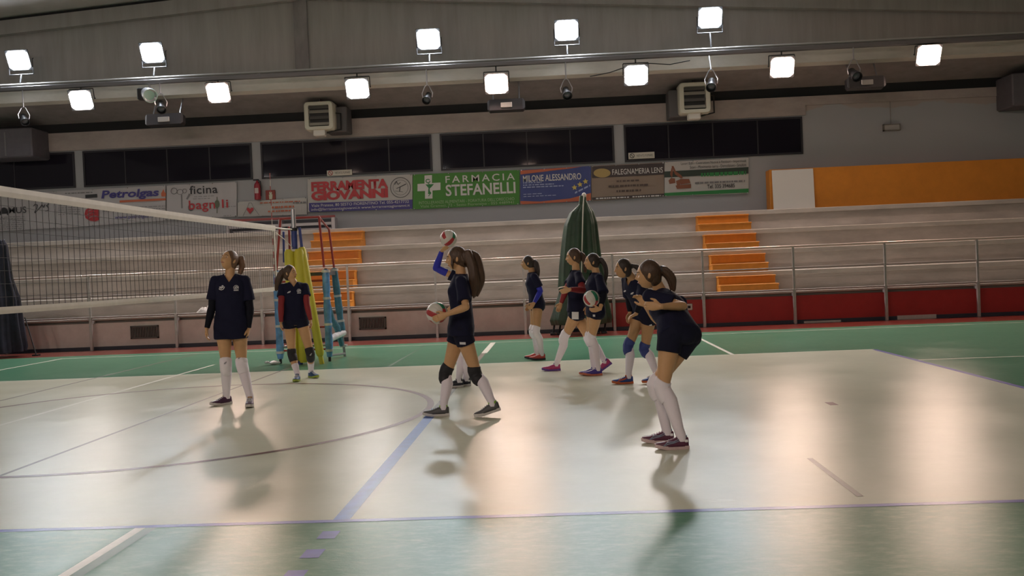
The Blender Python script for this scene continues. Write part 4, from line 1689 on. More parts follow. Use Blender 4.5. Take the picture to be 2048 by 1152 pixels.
def head_mesh(mb, c, X, Yv, Z, k=1.0):
    """skull, jaw, brow, sockets, nose, lips, chin and ears; Yv is where the face looks"""
    nu, nv = 56, 44
    rs = []
    G = lambda v_, m_, s_: math.exp(-((v_ - m_) / s_) ** 2)
    for i in range(nv):
        t = math.pi * (i + .5) / nv - math.pi / 2
        row = []
        for j in range(nu):
            a = 2 * math.pi * j / nu
            ux, uy, uz = math.cos(t) * math.cos(a), math.cos(t) * math.sin(a), math.sin(t)
            x, y, z = ux * .0735, uy * .0945, uz * .113
            if uz < 0:
                q = -uz
                x *= 1 - .30 * q ** 1.3
                if uy < 0:
                    y *= 1 - .42 * q
                else:
                    y += .010 * q
            if uy > 0:
                fr = min(1, uy * 1.8)
                # nose
                pr = 0
                if -.34 < uz < .16:
                    pr = (.16 - uz) / .44 if uz > -.28 else max(0, (uz + .34) / .06)
                y += fr * .027 * pr * G(ux, 0, .13 + .07 * max(0, -uz * 2))
                # sockets, brow, cheeks
                y -= fr * .011 * G(abs(ux), .40, .20) * G(uz, .04, .13)
                y += fr * .004 * G(abs(ux), .36, .30) * G(uz, .22, .08)
                y += fr * .004 * G(abs(ux), .52, .18) * G(uz, -.22, .15)
                # lips and chin
                y += fr * .007 * G(ux, 0, .24) * G(uz, -.50, .045)
                y += fr * .008 * G(ux, 0, .24) * G(uz, -.60, .05)
                y -= fr * .004 * G(ux, 0, .3) * G(uz, -.70, .05)
                y += fr * .009 * G(ux, 0, .26) * G(uz, -.86, .12)
            row.append(c + (X * x + Yv * y + Z * z) * k)
        rs.append(row)
    mb.rings(rs)
    for s_ in (-1, 1):
        e = c + (X * s_ * .075 - Yv * .008 - Z * .006) * k
        mb.ellipsoid(e, .008 * k, .017 * k, .030 * k, (X, (Yv * .95 - X * s_ * .3).normalized(), Z), 12, 8)


def shoe(root, ank, d, pitch, m_up, m_sole, m_acc, k=1.0, nm='shoe', lace=None, stripe=False, refl=False):
    """ank: ankle joint, d: level direction to the toe, pitch: heel raised by that many degrees"""
    cp, sp_ = math.cos(math.radians(pitch)), math.sin(math.radians(pitch))
    F = V((d.x * cp, d.y * cp, -sp_))
    Z = V((d.x * sp_, d.y * sp_, cp))
    X = F.cross(Z)
    o = ank - Z * .088 * k - F * .055 * k      # back of the heel, ground level
    # toe on the ground
    low = min((o + F * t * k).z for t in (0, .2))
    o = o + V((0, 0, (-low + .001) if (pitch == 0 or low < 0) else 0))
    P = lambda t, x, z: o + (F * t + X * x + Z * z) * k
    out = [(0, .026), (.02, .033), (.07, .036), (.12, .038), (.17, .045), (.21, .044), (.24, .034), (.262, .014)]
    spring = lambda t: max(0, (t - .18)) * .22
    mb = MB()
    rs = []
    for z in (.0, .006, .022, .028):
        e = .003 if z in (.0,) else 0
        row = [P(t, w_ - e, z + spring(t)) for t, w_ in out] + [P(t, -(w_ - e), z + spring(t)) for t, w_ in reversed(out)]
        rs.append(row)
    mb.rings(rs)
    up_ = MB()
    rs = []
    for t, w_, h, fl_ in ((.004, .024, .085, .6), (.02, .032, .098, .75), (.05, .036, .094, .85), (.085, .039, .092, .8), (.12, .041, .082, .62), (.16, .044, .066, .55), (.20, .042, .054, .5), (.235, .033, .043, .5), (.255, .018, .033, .5)):
        row = []
        for j in range(17):
            a = math.pi * j / 16
            x = math.cos(a)
            zz = math.sin(a)
            ww = math.copysign(abs(x) ** fl_, x) * w_
            row.append(P(t, ww, .024 + spring(t) + (h - .024) * zz ** .8))
        row += [P(t, -w_ * .6, .02 + spring(t)), P(t, w_ * .6, .02 + spring(t))]
        rs.append(row)
    up_.rings(rs)
    s_ = up_.build(nm, m_up, root, 'full')
    mb.build('sole', m_sole, s_, True)
    lc = MB()
    for i in range(5):
        t = .095 + .02 * i
        h = .089 - (t - .085) * .33
        lc.tube([P(t, -.022, h + .001), P(t, 0, h + .008), P(t, .022, h + .001)], .0035 * k, 6)
    lc.build('laces', lace or logo_w, s_, True)
    cl_ = MB()
    rs = []
    for h in (.082, .100, .103):
        row = []
        for j in range(18):
            a = 2 * math.pi * j / 18
            row.append(P(.055 + .042 * math.cos(a), .034 * math.sin(a), h + .004 * math.cos(2 * a)))
        rs.append(row)
    cl_.rings(rs)
    cl_.build('collar', m_acc, s_, True)
    if stripe:
        st = MB()
        for sx in (-1, 1):
            for dz in (0, .014):
                pts = [(.20, .030 + dz * .3), (.165, .046 + dz), (.12, .054 + dz * .6), (.075, .068 + dz)]
                q = []
                for t, h in pts:
                    w_ = .046 if t < .18 else .045
                    q.append(P(t, sx * (w_ - max(0, h - .04) * .42), h))
                st.tube(q, [.002 * k, .0045 * k, .0045 * k, .0025 * k], 6)
        st.build('side_stripe', m_acc, s_, True)
    if refl:
        st = MB()
        for sx in (-1, 1):
            st.box((-.004, -.012, -.010), (.004, .012, .010), axes=(X * sx, F, Z), o=P(.022, sx * .034, .066), bev=.002)
        st.build('heel_tab', mat('heel_white', (.8, .8, .8), .2), s_)
    return s_


def on_surface(bvh, c, n_, p):
    """point p pressed along n_ onto the surface"""
    h = bvh.ray_cast(p + n_ * .35, -n_)
    return (h[0] + n_ * .004) if h[0] is not None else None


def press(parent, name, m_, bvh, c, n_, upv, polys):
    """prints given in metres in the plane through c, pressed onto the cloth"""
    xv = upv.cross(n_).normalized()
    mb = MB()
    for pl_ in polys:
        pts = [on_surface(bvh, c, n_, c + xv * x + upv * y) for x, y in pl_]
        if all(p is not None for p in pts):
            mb.poly(pts)
    if mb.f:
        mb.build(name, m_, parent, fix=False)


def emblem_swirl():
    s_ = .001
    P = []
    P += strip([(-30 * s_, -8 * s_), (-20 * s_, -18 * s_), (0, -22 * s_), (18 * s_, -14 * s_), (28 * s_, 0), (30 * s_, 14 * s_)], .007)
    P += strip([(-26 * s_, 8 * s_), (-14 * s_, 14 * s_), (-4 * s_, 6 * s_), (-14 * s_, 0), (-24 * s_, -2 * s_)], .008)
    P += strip([(-8 * s_, -10 * s_), (4 * s_, 0), (10 * s_, 14 * s_)], .007)
    P += ring(.010, .012, .010, .010, .005, 0, 360, 12)
    P += strip([(0, 24 * s_), (10 * s_, 28 * s_), (20 * s_, 22 * s_)], .005)
    return P


def emblem_crest():
    P = ring(0, 0, .026, .026, .005, -25, 205, 16)
    P += strip([(-.014, -.012), (-.010, .004), (.0, .014), (.012, .010), (.016, -.004)], .008)
    P += strip([(-.006, -.012), (.002, .0), (.010, -.012)], .006)
    for k in range(4):
        x = -.024 + k * .013
        P.append([(x, -.034), (x + .010, -.034), (x + .010, -.020), (x, -.020)])
    return P


def emblem_word():
    P = []
    for k in range(6):
        x = -.055 + k * .019
        P.append([(x, -.012 + .002 * (k % 2)), (x + .013, -.012), (x + .013, .012 + .004 * (k % 3)), (x, .010)])
    return P


def emblem_leaf():
    return strip([(-.02, -.010), (-.008, .002), (.012, .010), (.022, .006), (.008, -.002), (-.012, -.008)], .006) + strip([(-.022, -.014), (.016, -.004)], .004) + strip([(.0, .002), (.02, .014)], .004)


LOG = []


def creases(me, pel, U, k, seed, amp=.007):
    """soft folds in the cloth, deeper towards the hem"""
    off = V((seed * 3.7, seed * 1.3, seed * 2.1))
    nor = [v.normal.copy() for v in me.vertices]
    for v, n_ in zip(me.vertices, nor):
        p = v.co
        q = V((p.x * 11, p.y * 11, p.z * 4.5)) + off
        q2 = V((p.x * 6 + p.z * 9, p.y * 6 - p.z * 7, p.z * 14)) + off
        h = (p - pel).dot(U)
        w_ = 1.0 if h < .25 else .55
        v.co = p + n_ * (amp * w_ * noise.noise(q) + amp * .6 * noise.noise(q2) + .002)


def person(sp):
    k = sp['h'] / 1.68
    F, R = heading(sp['face'])
    Y = sp['Y']
    pel = at(*sp['pelvis'], Y)
    TL = .50 * k * sp.get('tl', 1)
    nk = along(pel, *sp['neck'], TL, sp.get('lean', 0)) if sp.get('lean', 0) else at(*sp['neck'], Y + sp.get('neck_dy', 0))
    TL = (nk - pel).length
    tk = TL / .50
    U = (nk - pel).normalized()
    Rl = (R - U * R.dot(U)).normalized()           # person's right
    Fw = Rl.cross(U) * -1
    if Fw.dot(F) < 0:
        Fw = -Fw
    # shoulders may be turned against the hips
    F2, R2 = heading(sp.get('chest', sp['face']))
    R2 = (R2 - U * R2.dot(U)).normalized()
    Fc = R2.cross(U)
    if Fc.dot(F2) < 0:
        Fc = -Fc
    joints = {}
    ground = min(pel.z, 0)
    root = thing('person', sp['label'], 'person', (pel.x, pel.y, 0), 'volleyball players on the court')
    body = MB()
    # ---- torso
    prof = [(-.105, .10, .075, -.01), (-.06, .150, .100, -.012), (0, .168, .108, -.012), (.07, .155, .098, -.004), (.14, .125, .086, .002), (.20, .117, .082, .004),
            (.27, .128, .090, .008), (.33, .138, .100, .012), (.39, .150, .092, .008), (.44, .140, .074, .0), (.475, .095, .062, -.006), (.50, .060, .056, -.006)]
    rs = []
    for s_, a, b, f_ in prof:
        t = max(0, min(1, s_ / .50))
        Rx = (Rl * (1 - t) + R2 * t).normalized()
        Fx = (Fw * (1 - t) + Fc * t).normalized()
        rs.append(body.ell(pel + U * s_ * tk + Fx * f_ * k, Rx, Fx, a * k, b * k, 28, 2.2))
    body.rings(rs)
    for s_ in (-1, 1):
        body.ellipsoid(pel + U * .335 * tk + R2 * s_ * .066 * k + Fc * .062 * k, .058 * k, .052 * k, .058 * k, (R2, Fc, U), 16, 10)
        body.ellipsoid(pel - U * .02 * tk + Rl * s_ * .075 * k - Fw * .052 * k, .080 * k, .060 * k, .082 * k, (Rl, Fw, U), 16, 10)
    # ---- head and neck
    hc = at(*sp['head'], nk.y + sp.get('head_dy', 0)) if 'head' in sp else nk + U * .19 * k
    Fh, Rh = heading(sp.get('look', sp['face']))
    pit = math.radians(sp.get('pitch', 0))
    Yh = (Fh * math.cos(pit) + V((0, 0, 1)) * math.sin(pit)).normalized()
    Xh = Fh.cross(V((0, 0, 1))).normalized()
    Zh = Xh.cross(Yh).normalized()
    if Zh.z < 0:
        Zh = -Zh
    hk = k * .98
    body.tube([nk - U * .05 * k, nk + U * .01 * k, nk.lerp(hc, .5) - Yh * .012 * k, hc - Yh * .022 * k - Zh * .03 * k], [.058 * k, .052 * k, .049 * k, .052 * k], 18)
    head_mesh(body, hc, Xh, Yh, Zh, hk)
    # ---- arms
    shirt = MB()
    SW = .158 * k
    arms = {}
    for s_, nm in ((1, 'R'), (-1, 'L')):
        sh = nk - U * .066 * k + R2 * s_ * SW - Fc * .005
        a_ = sp[nm + '_arm']
        if 'sh' + nm in sp:
            q = at(*sp['sh' + nm], sh.y)
            sh = sh.lerp(q, .6)
        el = along(sh, a_[0][0], a_[0][1], .285 * k, a_[0][2])
        wr = along(el, a_[1][0], a_[1][1], .245 * k, a_[1][2])
        tp = along(wr, a_[2][0], a_[2][1], .17 * k, a_[2][2])
        arms[nm] = (sh, el, wr, tp)
        LOG.append((sp['key'], nm, 'up %.2f fore %.2f hand %.2f' % ((el - sh).length / k, (wr - el).length / k, (tp - wr).length / k)))
        body.tube([nk - U * .075 * k + R2 * s_ * .06 * k, sh + U * .002, sh.lerp(el, .18)], [.040 * k, .046 * k, .044 * k], 16)
        body.tube([sh, sh.lerp(el, .12), sh.lerp(el, .4), sh.lerp(el, .8), el], [.044 * k, .047 * k, .043 * k, .036 * k, .035 * k], 16, cap='round')
        body.tube([el, el.lerp(wr, .2), el.lerp(wr, .45), el.lerp(wr, .8), wr], [.035 * k, .038 * k, .034 * k, .026 * k, .0235 * k], 16, cap='round')
        D_ = (tp - wr)
        pn = a_[3] if len(a_) > 3 else (R2 * -s_)
        th = a_[4] if len(a_) > 4 else Fc
        hand(body, wr, D_, pn, th, k * .98, a_[5] if len(a_) > 5 else (20, 26, 18))
        # sleeve of the jersey
        e = sp.get('sleeve', .55)
        shirt.tube([nk - U * .052 * k + R2 * s_ * .04 * k, nk - U * .06 * k + R2 * s_ * .09 * k, sh - U * .004], [.058 * k, .058 * k, .052 * k], 20)
        shirt.tube([sh, sh.lerp(el, .25), sh.lerp(el, e * .7), sh.lerp(el, e)], [.054 * k, .060 * k, .066 * k, .070 * k], 20)
        shirt.ellipsoid(sh, .056 * k, .056 * k, .056 * k, n=16, m=12)
    # ---- legs
    legs_ = {}
    for s_, nm in ((1, 'R'), (-1, 'L')):
        hip = pel + Rl * s_ * .083 * k - U * .01
        g = sp[nm + '_leg']
        az = g[1][2] if len(g[1]) > 2 else .092 * k
        an = flo(g[1][0], g[1][1], az)
        lim = sp.get('foot_dy', .30)
        if abs(an.y - hip.y) > lim:                 # keep the stance believable
            an = at(g[1][0], g[1][1], hip.y + math.copysign(lim, an.y - hip.y))
        kn = solve_mid(hip, an, g[0][0], g[0][1], .415 * k, .40 * k, g[0][2] if len(g[0]) > 2 else -1)
        legs_[nm] = (hip, kn, an)
        LOG.append((sp['key'], nm, 'thigh %.2f shin %.2f ankle y-hip %.2f z %.3f' % ((kn - hip).length / k, (an - kn).length / k, an.y - hip.y, an.z)))
        tf = sp.get('thigh', 1.0)
        body.tube([hip + U * .03, hip.lerp(kn, .12), hip.lerp(kn, .35), hip.lerp(kn, .65), hip.lerp(kn, .9), kn], [.082 * k * tf, .087 * k * tf, .080 * k * tf, .065 * k * tf, .053 * k, .051 * k], 20, cap='round')
        bk = (an - kn).normalized()
        back = -(Fw - bk * Fw.dot(bk)).normalized()
        body.tube([kn, kn.lerp(an, .12) + back * .006, kn.lerp(an, .3) + back * .016, kn.lerp(an, .55) + back * .010, kn.lerp(an, .85), an], [.050 * k, .050 * k, .055 * k, .045 * k, .032 * k, .033 * k], 18, cap='round')
        fd, _ = heading(g[2])
        pr_ = math.radians(g[3] if len(g) > 3 else 0)
        fF = fd * math.cos(pr_) - V((0, 0, math.sin(pr_)))
        fZ = fd * math.sin(pr_) + V((0, 0, math.cos(pr_)))
        body.tube([an - fZ * .02, an + fF * .045 * k - fZ * .048 * k, an + fF * .11 * k - fZ * .068 * k], [.03 * k, .024 * k, .014 * k], 12, cap='round')
    sk_ = sp.get('skin', skin)
    bo = link_mesh('body', remesh(body, .0052 if sp.get('fine') else .006, 3, .5), sk_, root)
    # ---- face
    if True:
        bm = bmesh.new()
        bm.from_mesh(bo.data)
        bvh = BVHTree.FromBMesh(bm)
        bm.free()
        T = troot(bo)

        def face(x, z):
            h = bvh.ray_cast(hc + (Xh * x + Zh * z) * hk + Yh * .3 - T, -Yh)
            return (h[0] + T) if h[0] is not None else hc + (Xh * x + Zh * z + Yh * .09) * hk
        for s_ in (-1, 1):
            q = face(s_ * .030, .006) - Yh * .0075 * hk
            mb = MB()
            mb.ellipsoid(q, .0135 * hk, .010 * hk, .0095 * hk, (Xh, Yh, Zh), 14, 10)
            ey = mb.build('eye', eye_w, root, 'full')
            mb = MB()
            mb.ellipsoid(q + Yh * .0062 * hk, .0068 * hk, .0046 * hk, .0068 * hk, (Xh, Yh, Zh), 12, 8)
            mb.build('iris', eye_i, ey, 'full')
            mb = MB()
            pts = [face(s_ * x, z) + Yh * .001 for x, z in ((.014, .024), (.026, .030), (.040, .028), (.050, .020))]
            mb.tube(pts, [.0022 * hk, .0034 * hk, .003 * hk, .0015 * hk], 6)
            mb.build('eyebrow', brow_m, root, True)
        mb = MB()
        pts = [face(x, -.058 - .002 * abs(x) * 40) for x in (-.024, -.012, 0, .012, .024)]
        mb.tube(pts, [.002 * hk, .0055 * hk, .0062 * hk, .0055 * hk, .002 * hk], 8)
        mb.build('lips', lip_m, root, True)
    # ---- hair
    hm = sp.get('hair', hair_br)
    hb = MB()
    hb.ellipsoid(hc - Yh * .013 * hk + Zh * .018 * hk, .0815 * hk, .097 * hk, .1065 * hk, (Xh, Yh, Zh), 28, 20)
    hb.ellipsoid(hc - Yh * .045 * hk - Zh * .025 * hk, .066 * hk, .062 * hk, .085 * hk, (Xh, Yh, Zh), 22, 14)
    r_ = random.Random(sp['key'])
    tie = hc - Yh * .112 * hk + Zh * sp.get('tie', .03) * hk
    tail = sp.get('tail')
    if tail:
        pts = [hc - Yh * .085 * hk + Zh * sp.get('tie', .03) * hk, tie]
        for px, py, dy in tail:
            pts.append(at(px, py, hc.y + dy))
        fat = sp.get('fat', 1.0)
        m_ = len(pts)
        for q in range(11):
            o = V((r_.uniform(-1, 1), r_.uniform(-1, 1), r_.uniform(-.5, .5)))
            pp, rad = [], []
            for i, p in enumerate(pts):
                t = i / (m_ - 1)
                amp = (.0 if i < 2 else 1) * fat * (.026 if i < m_ - 1 else .018)
                w_ = V((r_.uniform(-1, 1), r_.uniform(-1, 1), 0)) * sp.get('curl', .0)
                pp.append(p + o * amp * k + (w_ if i > 1 else V((0, 0, 0))))
                rad.append((.027 if i < 2 else .021 * fat * (1 - .35 * t)) * k)
            rad[-1] *= .35
            # smooth path
            fine, fr = [], []
            for i in range(m_ - 1):
                p0, p1, p2, p3 = pp[max(i - 1, 0)], pp[i], pp[i + 1], pp[min(i + 2, m_ - 1)]
                for j in range(4):
                    t = j / 4
                    fine.append(.5 * ((2 * p1) + (p2 - p0) * t + (2 * p0 - 5 * p1 + 4 * p2 - p3) * t * t + (3 * p1 - p0 - 3 * p2 + p3) * t ** 3))
                    fr.append(rad[i] + (rad[i + 1] - rad[i]) * t)
            fine.append(pp[-1])
            fr.append(rad[-1])
            hb.tube(fine, fr, 8, cap='round')
    if sp.get('loose'):
        for q in range(sp['loose'][0]):
            a = math.radians(r_.uniform(*sp['loose'][1]))
            p0 = hc + (Xh * .078 * math.cos(a) + Yh * .085 * math.sin(a) + Zh * r_.uniform(-.02, .04)) * hk
            p1 = p0 - Zh * .10 * k + V((r_.uniform(-.02, .02), 0, 0))
            hb.tube([p0, p0.lerp(p1, .5) + (p0 - hc) * .12, p1], [.014, .016, .004], 8, cap='round')
    ho = link_mesh('hair', remesh(hb, .006, 2, .4), hm, root)
    if tail:
        mb = MB()
        x, y = frame((pts[1] - pts[0]).normalized())
        rs = []
        for t, r2 in ((-.010, .026), (-.004, .031), (.004, .031), (.010, .026)):
            rs.append(mb.ell(tie + (pts[1] - pts[0]).normalized() * t, x, y, r2 * k, r2 * k, 16))
        mb.rings(rs)
        mb.build('hair_band', sp.get('band', band_m), ho, True)
    # ---- jersey
    hem = sp.get('hem', -.06)
    hemw = sp.get('hemw', 1.0)
    jprof = [(hem, .182 * hemw, .128), (0.0, .182 * hemw, .128), (.08, .172, .116), (.16, .158, .108), (.24, .156, .110), (.31, .160, .122), (.37, .163, .116), (.42, .158, .096), (.46, .125, .080), (.495, .080, .070), (.520, .066, .064)]
    jprof = [q for q in jprof if q[0] >= hem]
    rs = []
    for s_, a, b in jprof:
        t = max(0, min(1, s_ / .50))
        Rx = (Rl * (1 - t) + R2 * t).normalized()
        Fx = (Fw * (1 - t) + Fc * t).normalized()
        rs.append(shirt.ell(pel + U * s_ * tk + Fx * (.004 if s_ > .2 else -.006) * k, Rx, Fx, a * k, b * k, 30, 2.3))
    shirt.rings(rs)
    for s_ in (-1, 1):
        shirt.ellipsoid(pel + U * .335 * tk + R2 * s_ * .064 * k + Fc * .068 * k, .064 * k, .058 * k, .07 * k, (R2, Fc, U), 16, 10)
    zt, dv = .52, sp.get('vneck', .06)

    def in_v(p):
        q = p - pel
        h = q.dot(U) / tk
        l_ = abs(q.dot(R2)) / k
        f_ = q.dot(Fc)
        if h > .506:
            return (q - U * h * tk).length < .11 * k
        return f_ > 0 and h > .50 - dv and l_ < (h - (.50 - dv)) * .72
    me = remesh(shirt, .007, 3, .5)
    bm = bmesh.new()
    bm.from_mesh(me)
    pv = pel + U * (.50 - dv) * tk
    for sg in (-1, 1):
        bmesh.ops.bisect_plane(bm, geom=bm.verts[:] + bm.edges[:] + bm.faces[:], plane_co=pv, plane_no=(R2 * sg / k - U * .72 / tk).normalized(), dist=1e-5)
    bmesh.ops.bisect_plane(bm, geom=bm.verts[:] + bm.edges[:] + bm.faces[:], plane_co=pel + U * .506 * tk, plane_no=U, dist=1e-5)
    bm.to_mesh(me)
    bm.free()
    creases(me, pel, U, k, 7 + len(LOG))
    so = link_mesh('jersey', me, navy, root, in_v)
    bm = bmesh.new()
    bm.from_mesh(so.data)
    bm.transform(Matrix.Translation(troot(so)))
    bvj = BVHTree.FromBMesh(bm)
    bm.free()
    for (x, h, kind) in sp.get('prints', ()):
        n_ = Fc if abs(x) < .11 else (R2 * math.copysign(1, x))
        c = pel + U * h * tk + (R2 * x * k if abs(x) < .11 else V((0, 0, 0)))
        pol = {'swirl': emblem_swirl, 'crest': emblem_crest, 'word': emblem_word, 'leaf': emblem_leaf}[kind]()
        # the chest seen from the front has the wearer's right on the viewer's left
        press(so, 'emblem', logo_w, bvj, c, n_, U, [[(px_ * sp.get('psize', 1.0), py_ * sp.get('psize', 1.0)) for px_, py_ in pl_] for pl_ in pol])
    # ---- shorts
    sh_ = MB()
    rs = []
    for s_, a, b in ((-.10, .160, .112), (-.05, .176, .122), (0, .180, .122), (.06, .168, .110), (.10, .155, .102)):
        rs.append(sh_.ell(pel + U * s_ * tk - Fw * .010 * k, Rl, Fw, a * k, b * k, 28, 2.2))
    sh_.rings(rs)
    for s_ in (-1, 1):
        sh_.ellipsoid(pel - U * .02 * tk + Rl * s_ * .072 * k - Fw * .052 * k, .094 * k, .077 * k, .096 * k, (Rl, Fw, U), 16, 10)
        fl_ = (legs_['R' if s_ > 0 else 'L'][1] - legs_['R' if s_ > 0 else 'L'][0]).normalized()
        hp_ = legs_['R' if s_ > 0 else 'L'][0]
        sh_.ellipsoid(hp_ - Fw * .028 * k + fl_ * .03 * k, .094 * k, .094 * k, .096 * k, n=18, m=12)
    sh_.ellipsoid(pel - U * .05 * tk - Fw * .055 * k, .11 * k, .078 * k, .09 * k, (Rl, Fw, U), 18, 12)
    for nm in 'RL':
        hip, kn, an = legs_[nm]
        e = sp.get('short', .30)
        sh_.tube([hip + U * .04, hip.lerp(kn, .1), hip.lerp(kn, e)], [.100 * k, .101 * k, .094 * k * sp.get('thigh', 1.0)], 22)
        sh_.ellipsoid(hip, .102 * k, .102 * k, .102 * k, n=18, m=12)
    sho = link_mesh('shorts', remesh(sh_, .007, 3, .5), sp.get('shorts', navy2), root)
    if sp.get('side_patch'):
        bm = bmesh.new()
        bm.from_mesh(sho.data)
        bm.transform(Matrix.Translation(troot(sho)))
        bvs = BVHTree.FromBMesh(bm)
        bm.free()
        for s_, fx, dz, wx, hz in sp['side_patch']:
            hip, kn, an = legs_['R' if s_ > 0 else 'L']
            c = hip.lerp(kn, dz)
            n_ = (Rl * s_ + Fw * fx).normalized()
            up_ = (U - n_ * U.dot(n_)).normalized()
            press(sho, 'side_mark', logo_w, bvs, c, n_, up_, [[(-wx + wx * i / 4, -hz + hz * j / 3), (-wx + wx * (i + 1) / 4, -hz + hz * j / 3), (-wx + wx * (i + 1) / 4, -hz + hz * (j + 1) / 3), (-wx + wx * i / 4, -hz + hz * (j + 1) / 3)] for i in range(8) for j in range(6)])
    # ---- socks, knee pads, arm sleeves, shoes
    for nm, s_ in (('R', 1), ('L', -1)):
        hip, kn, an = legs_[nm]
        bk = (an - kn).normalized()
        back = -(Fw - bk * Fw.dot(bk)).normalized()
        top = sp.get('sock', .16)
        if 'pad' in sp and top < .4:
            top = .06
        sc = MB()
        pts, rad = [], []
        for t in (top, .3, .55, .85, 1.0):
            if t >= top:
                base = {0: .054}.get(0)
                r2 = .052 if t <= .1 else .058 if t <= .3 else .051 if t <= .55 else .040 if t <= .85 else .039
                if t == top and top > .5:
                    r2 = .046
                pts.append(kn.lerp(an, t) + back * (.0 if t < .2 else .016 if t <= .3 else .010 if t <= .55 else 0))
                rad.append(r2 * k)
        pts.append(an - V((0, 0, .03)))
        rad.append(.038 * k)
        sc.tube(pts, rad, 20)
        sc.build('sock', sp.get('socks', sock_w), root, True)
        if 'pad' in sp:
            kp = MB()
            a0, a1 = sp.get('pad_ext', (.80, .22))
            fw = (hip - kn).normalized() * -1
            front = -back
            rs = []
            seq = [(hip.lerp(kn, a0), .068), (hip.lerp(kn, a0 + (1 - a0) * .4), .067), (kn, .066), (kn.lerp(an, a1 * .6), .064), (kn.lerp(an, a1), .061)]
            pts_ = [p + front * (.012 if 0 < i < 4 else .0) * k for i, (p, _) in enumerate(seq)]
            kp.tube(pts_, [r2 * k * (.97 + .03 * (0 < i < 4)) for i, (_, r2) in enumerate(seq)], 20)
            kp.ellipsoid(kn + front * .024 * k, .047 * k, .036 * k, .075 * k, ((front.cross(bk)).normalized(), front, bk), 16, 10)
            ko = link_mesh('knee_pad', remesh(kp, .007, 3, .5), sp['pad'], root)
            bm = bmesh.new()
            bm.from_mesh(ko.data)
            bm.transform(Matrix.Translation(troot(ko)))
            bvk = BVHTree.FromBMesh(bm)
            bm.free()
            mk_ = logo_w if sp['pad'] is not pad_w else mat('grey_print', (.12, .13, .16), .6)
            press(ko, 'pad_mark', mk_, bvk, kn - bk * .045 * k, front, -bk, strip([(-.012, -.008), (0, .006), (.016, .012)], .006) + strip([(-.004, -.010), (.012, .002)], .005))
        ash = sp.get('arm_' + nm)
        if ash:
            m_, u0, w1 = ash
            sh, el, wr, tp = arms[nm]
            sl = MB()
            pts, rad = [], []
            if u0 < 1:
                for t in (u0, (u0 + 1) / 2, .97):
                    pts.append(sh.lerp(el, t))
                    rad.append((.052 if t < .5 else .047 if t < .9 else .042) * k)
            pts.append(el)
            rad.append(.042 * k)
            for t in (.2, .45, .8, w1):
                if t <= w1:
                    pts.append(el.lerp(wr, t))
                    rad.append((.044 if t <= .2 else .040 if t <= .45 else .032 if t <= .8 else .029) * k)
            sl.tube(pts, rad, 18, cap='flat')
            sl.ellipsoid(el, .043 * k, .043 * k, .043 * k, n=14, m=10)
            link_mesh('arm_sleeve', remesh(sl, .006, 3, .5), m_, root)
        g = sp[nm + '_leg']
        fd, _ = heading(g[2])
        ss = sp['shoes']
        shoe(root, an, fd, g[3] if len(g) > 3 else 0, ss[0], ss[1], ss[2], k * sp.get('shoek', 1.0), lace=ss[3] if len(ss) > 3 else None, stripe=sp.get('stripe', False), refl=sp.get('refl', False))
    if sp.get('watch'):
        sh, el, wr, tp = arms[sp['watch']]
        d = (wr - el).normalized()
        mb = MB()
        mb.tube([wr - d * .025, wr - d * .008], .029 * k, 16)
        mb.build('wristband', blackm, root, True)
    return root


def sm(name, col, r_=.5):
    return mat('shoe_' + name, col, r_, var=.1, scale=25)


white_sole = sm('white', (.62, .60, .58))
person(dict(key='tall', label='person with long navy sleeves and white knee pads, looking up, left of the net post', h=1.75, Y=5.22, fine=True,
            pelvis=(462, 650), neck=(460, 549), head=(458, 521), face=-12, look=26, pitch=24, lean=0,
            R_arm=((424, 614, -1), (414, 656, 0), (410, 690, 0)), L_arm=((500, 617, -1), (497, 656, 0), (493, 690, 0)),
            R_leg=((452, 728), (453, 792), 38), L_leg=((484, 729), (500, 795), -14), sleeve=.72, hem=-.135, hemw=1.0, short=.20, vneck=.075,
            arm_R=(slv_k, .5, 1.0), arm_L=(slv_k, .5, 1.0), pad=pad_w, pad_ext=(.86, .26), sock=.2, hair=hair_lb, tail=((481, 515, .12), (484, 532, .10), (480, 548, .08)), curl=.008, fat=.9, tie=.01,
            prints=((.075, .37, 'swirl'), (-.075, .37, 'crest')), shoes=(sm('plum', (.055, .012, .05)), white_sole, sm('gum', (.42, .22, .08)))))
person(dict(key='sleeves', label='person standing before the net post with dark red sleeves, black knee pads and blue shoes', h=1.62, Y=7.62,
            pelvis=(590, 636), neck=(587, 565), head=(580, 546), face=-16, look=-74, pitch=2,
            R_arm=((562, 612, -1), (562, 644, 0), (561, 672, 0)), L_arm=((614, 610, -1), (621, 640, 0), (627, 667, 0)),
            R_leg=((584, 709), (595, 749), -4), L_leg=((621, 707), (622, 741), -42), sleeve=.5, hem=-.03, short=.24,
            arm_R=(slv_r, .35, 1.0), arm_L=(slv_r, .35, 1.0), pad=pad_k, pad_ext=(.84, .34), sock=.5, hair=hair_br, tail=((565, 545, .05), (558, 560, .03), (554, 580, .02)), fat=1.5, tie=.055,
            prints=((.07, .37, 'leaf'), (-.07, .38, 'crest')), side_patch=((1, .2, .22, .016, .045), (-1, .4, .22, .02, .03)), watch='L',
            shoes=(sm('blue', (.02, .075, .20)), sm('lime', (.32, .42, .05)), sm('blue', (.02, .075, .20)))))
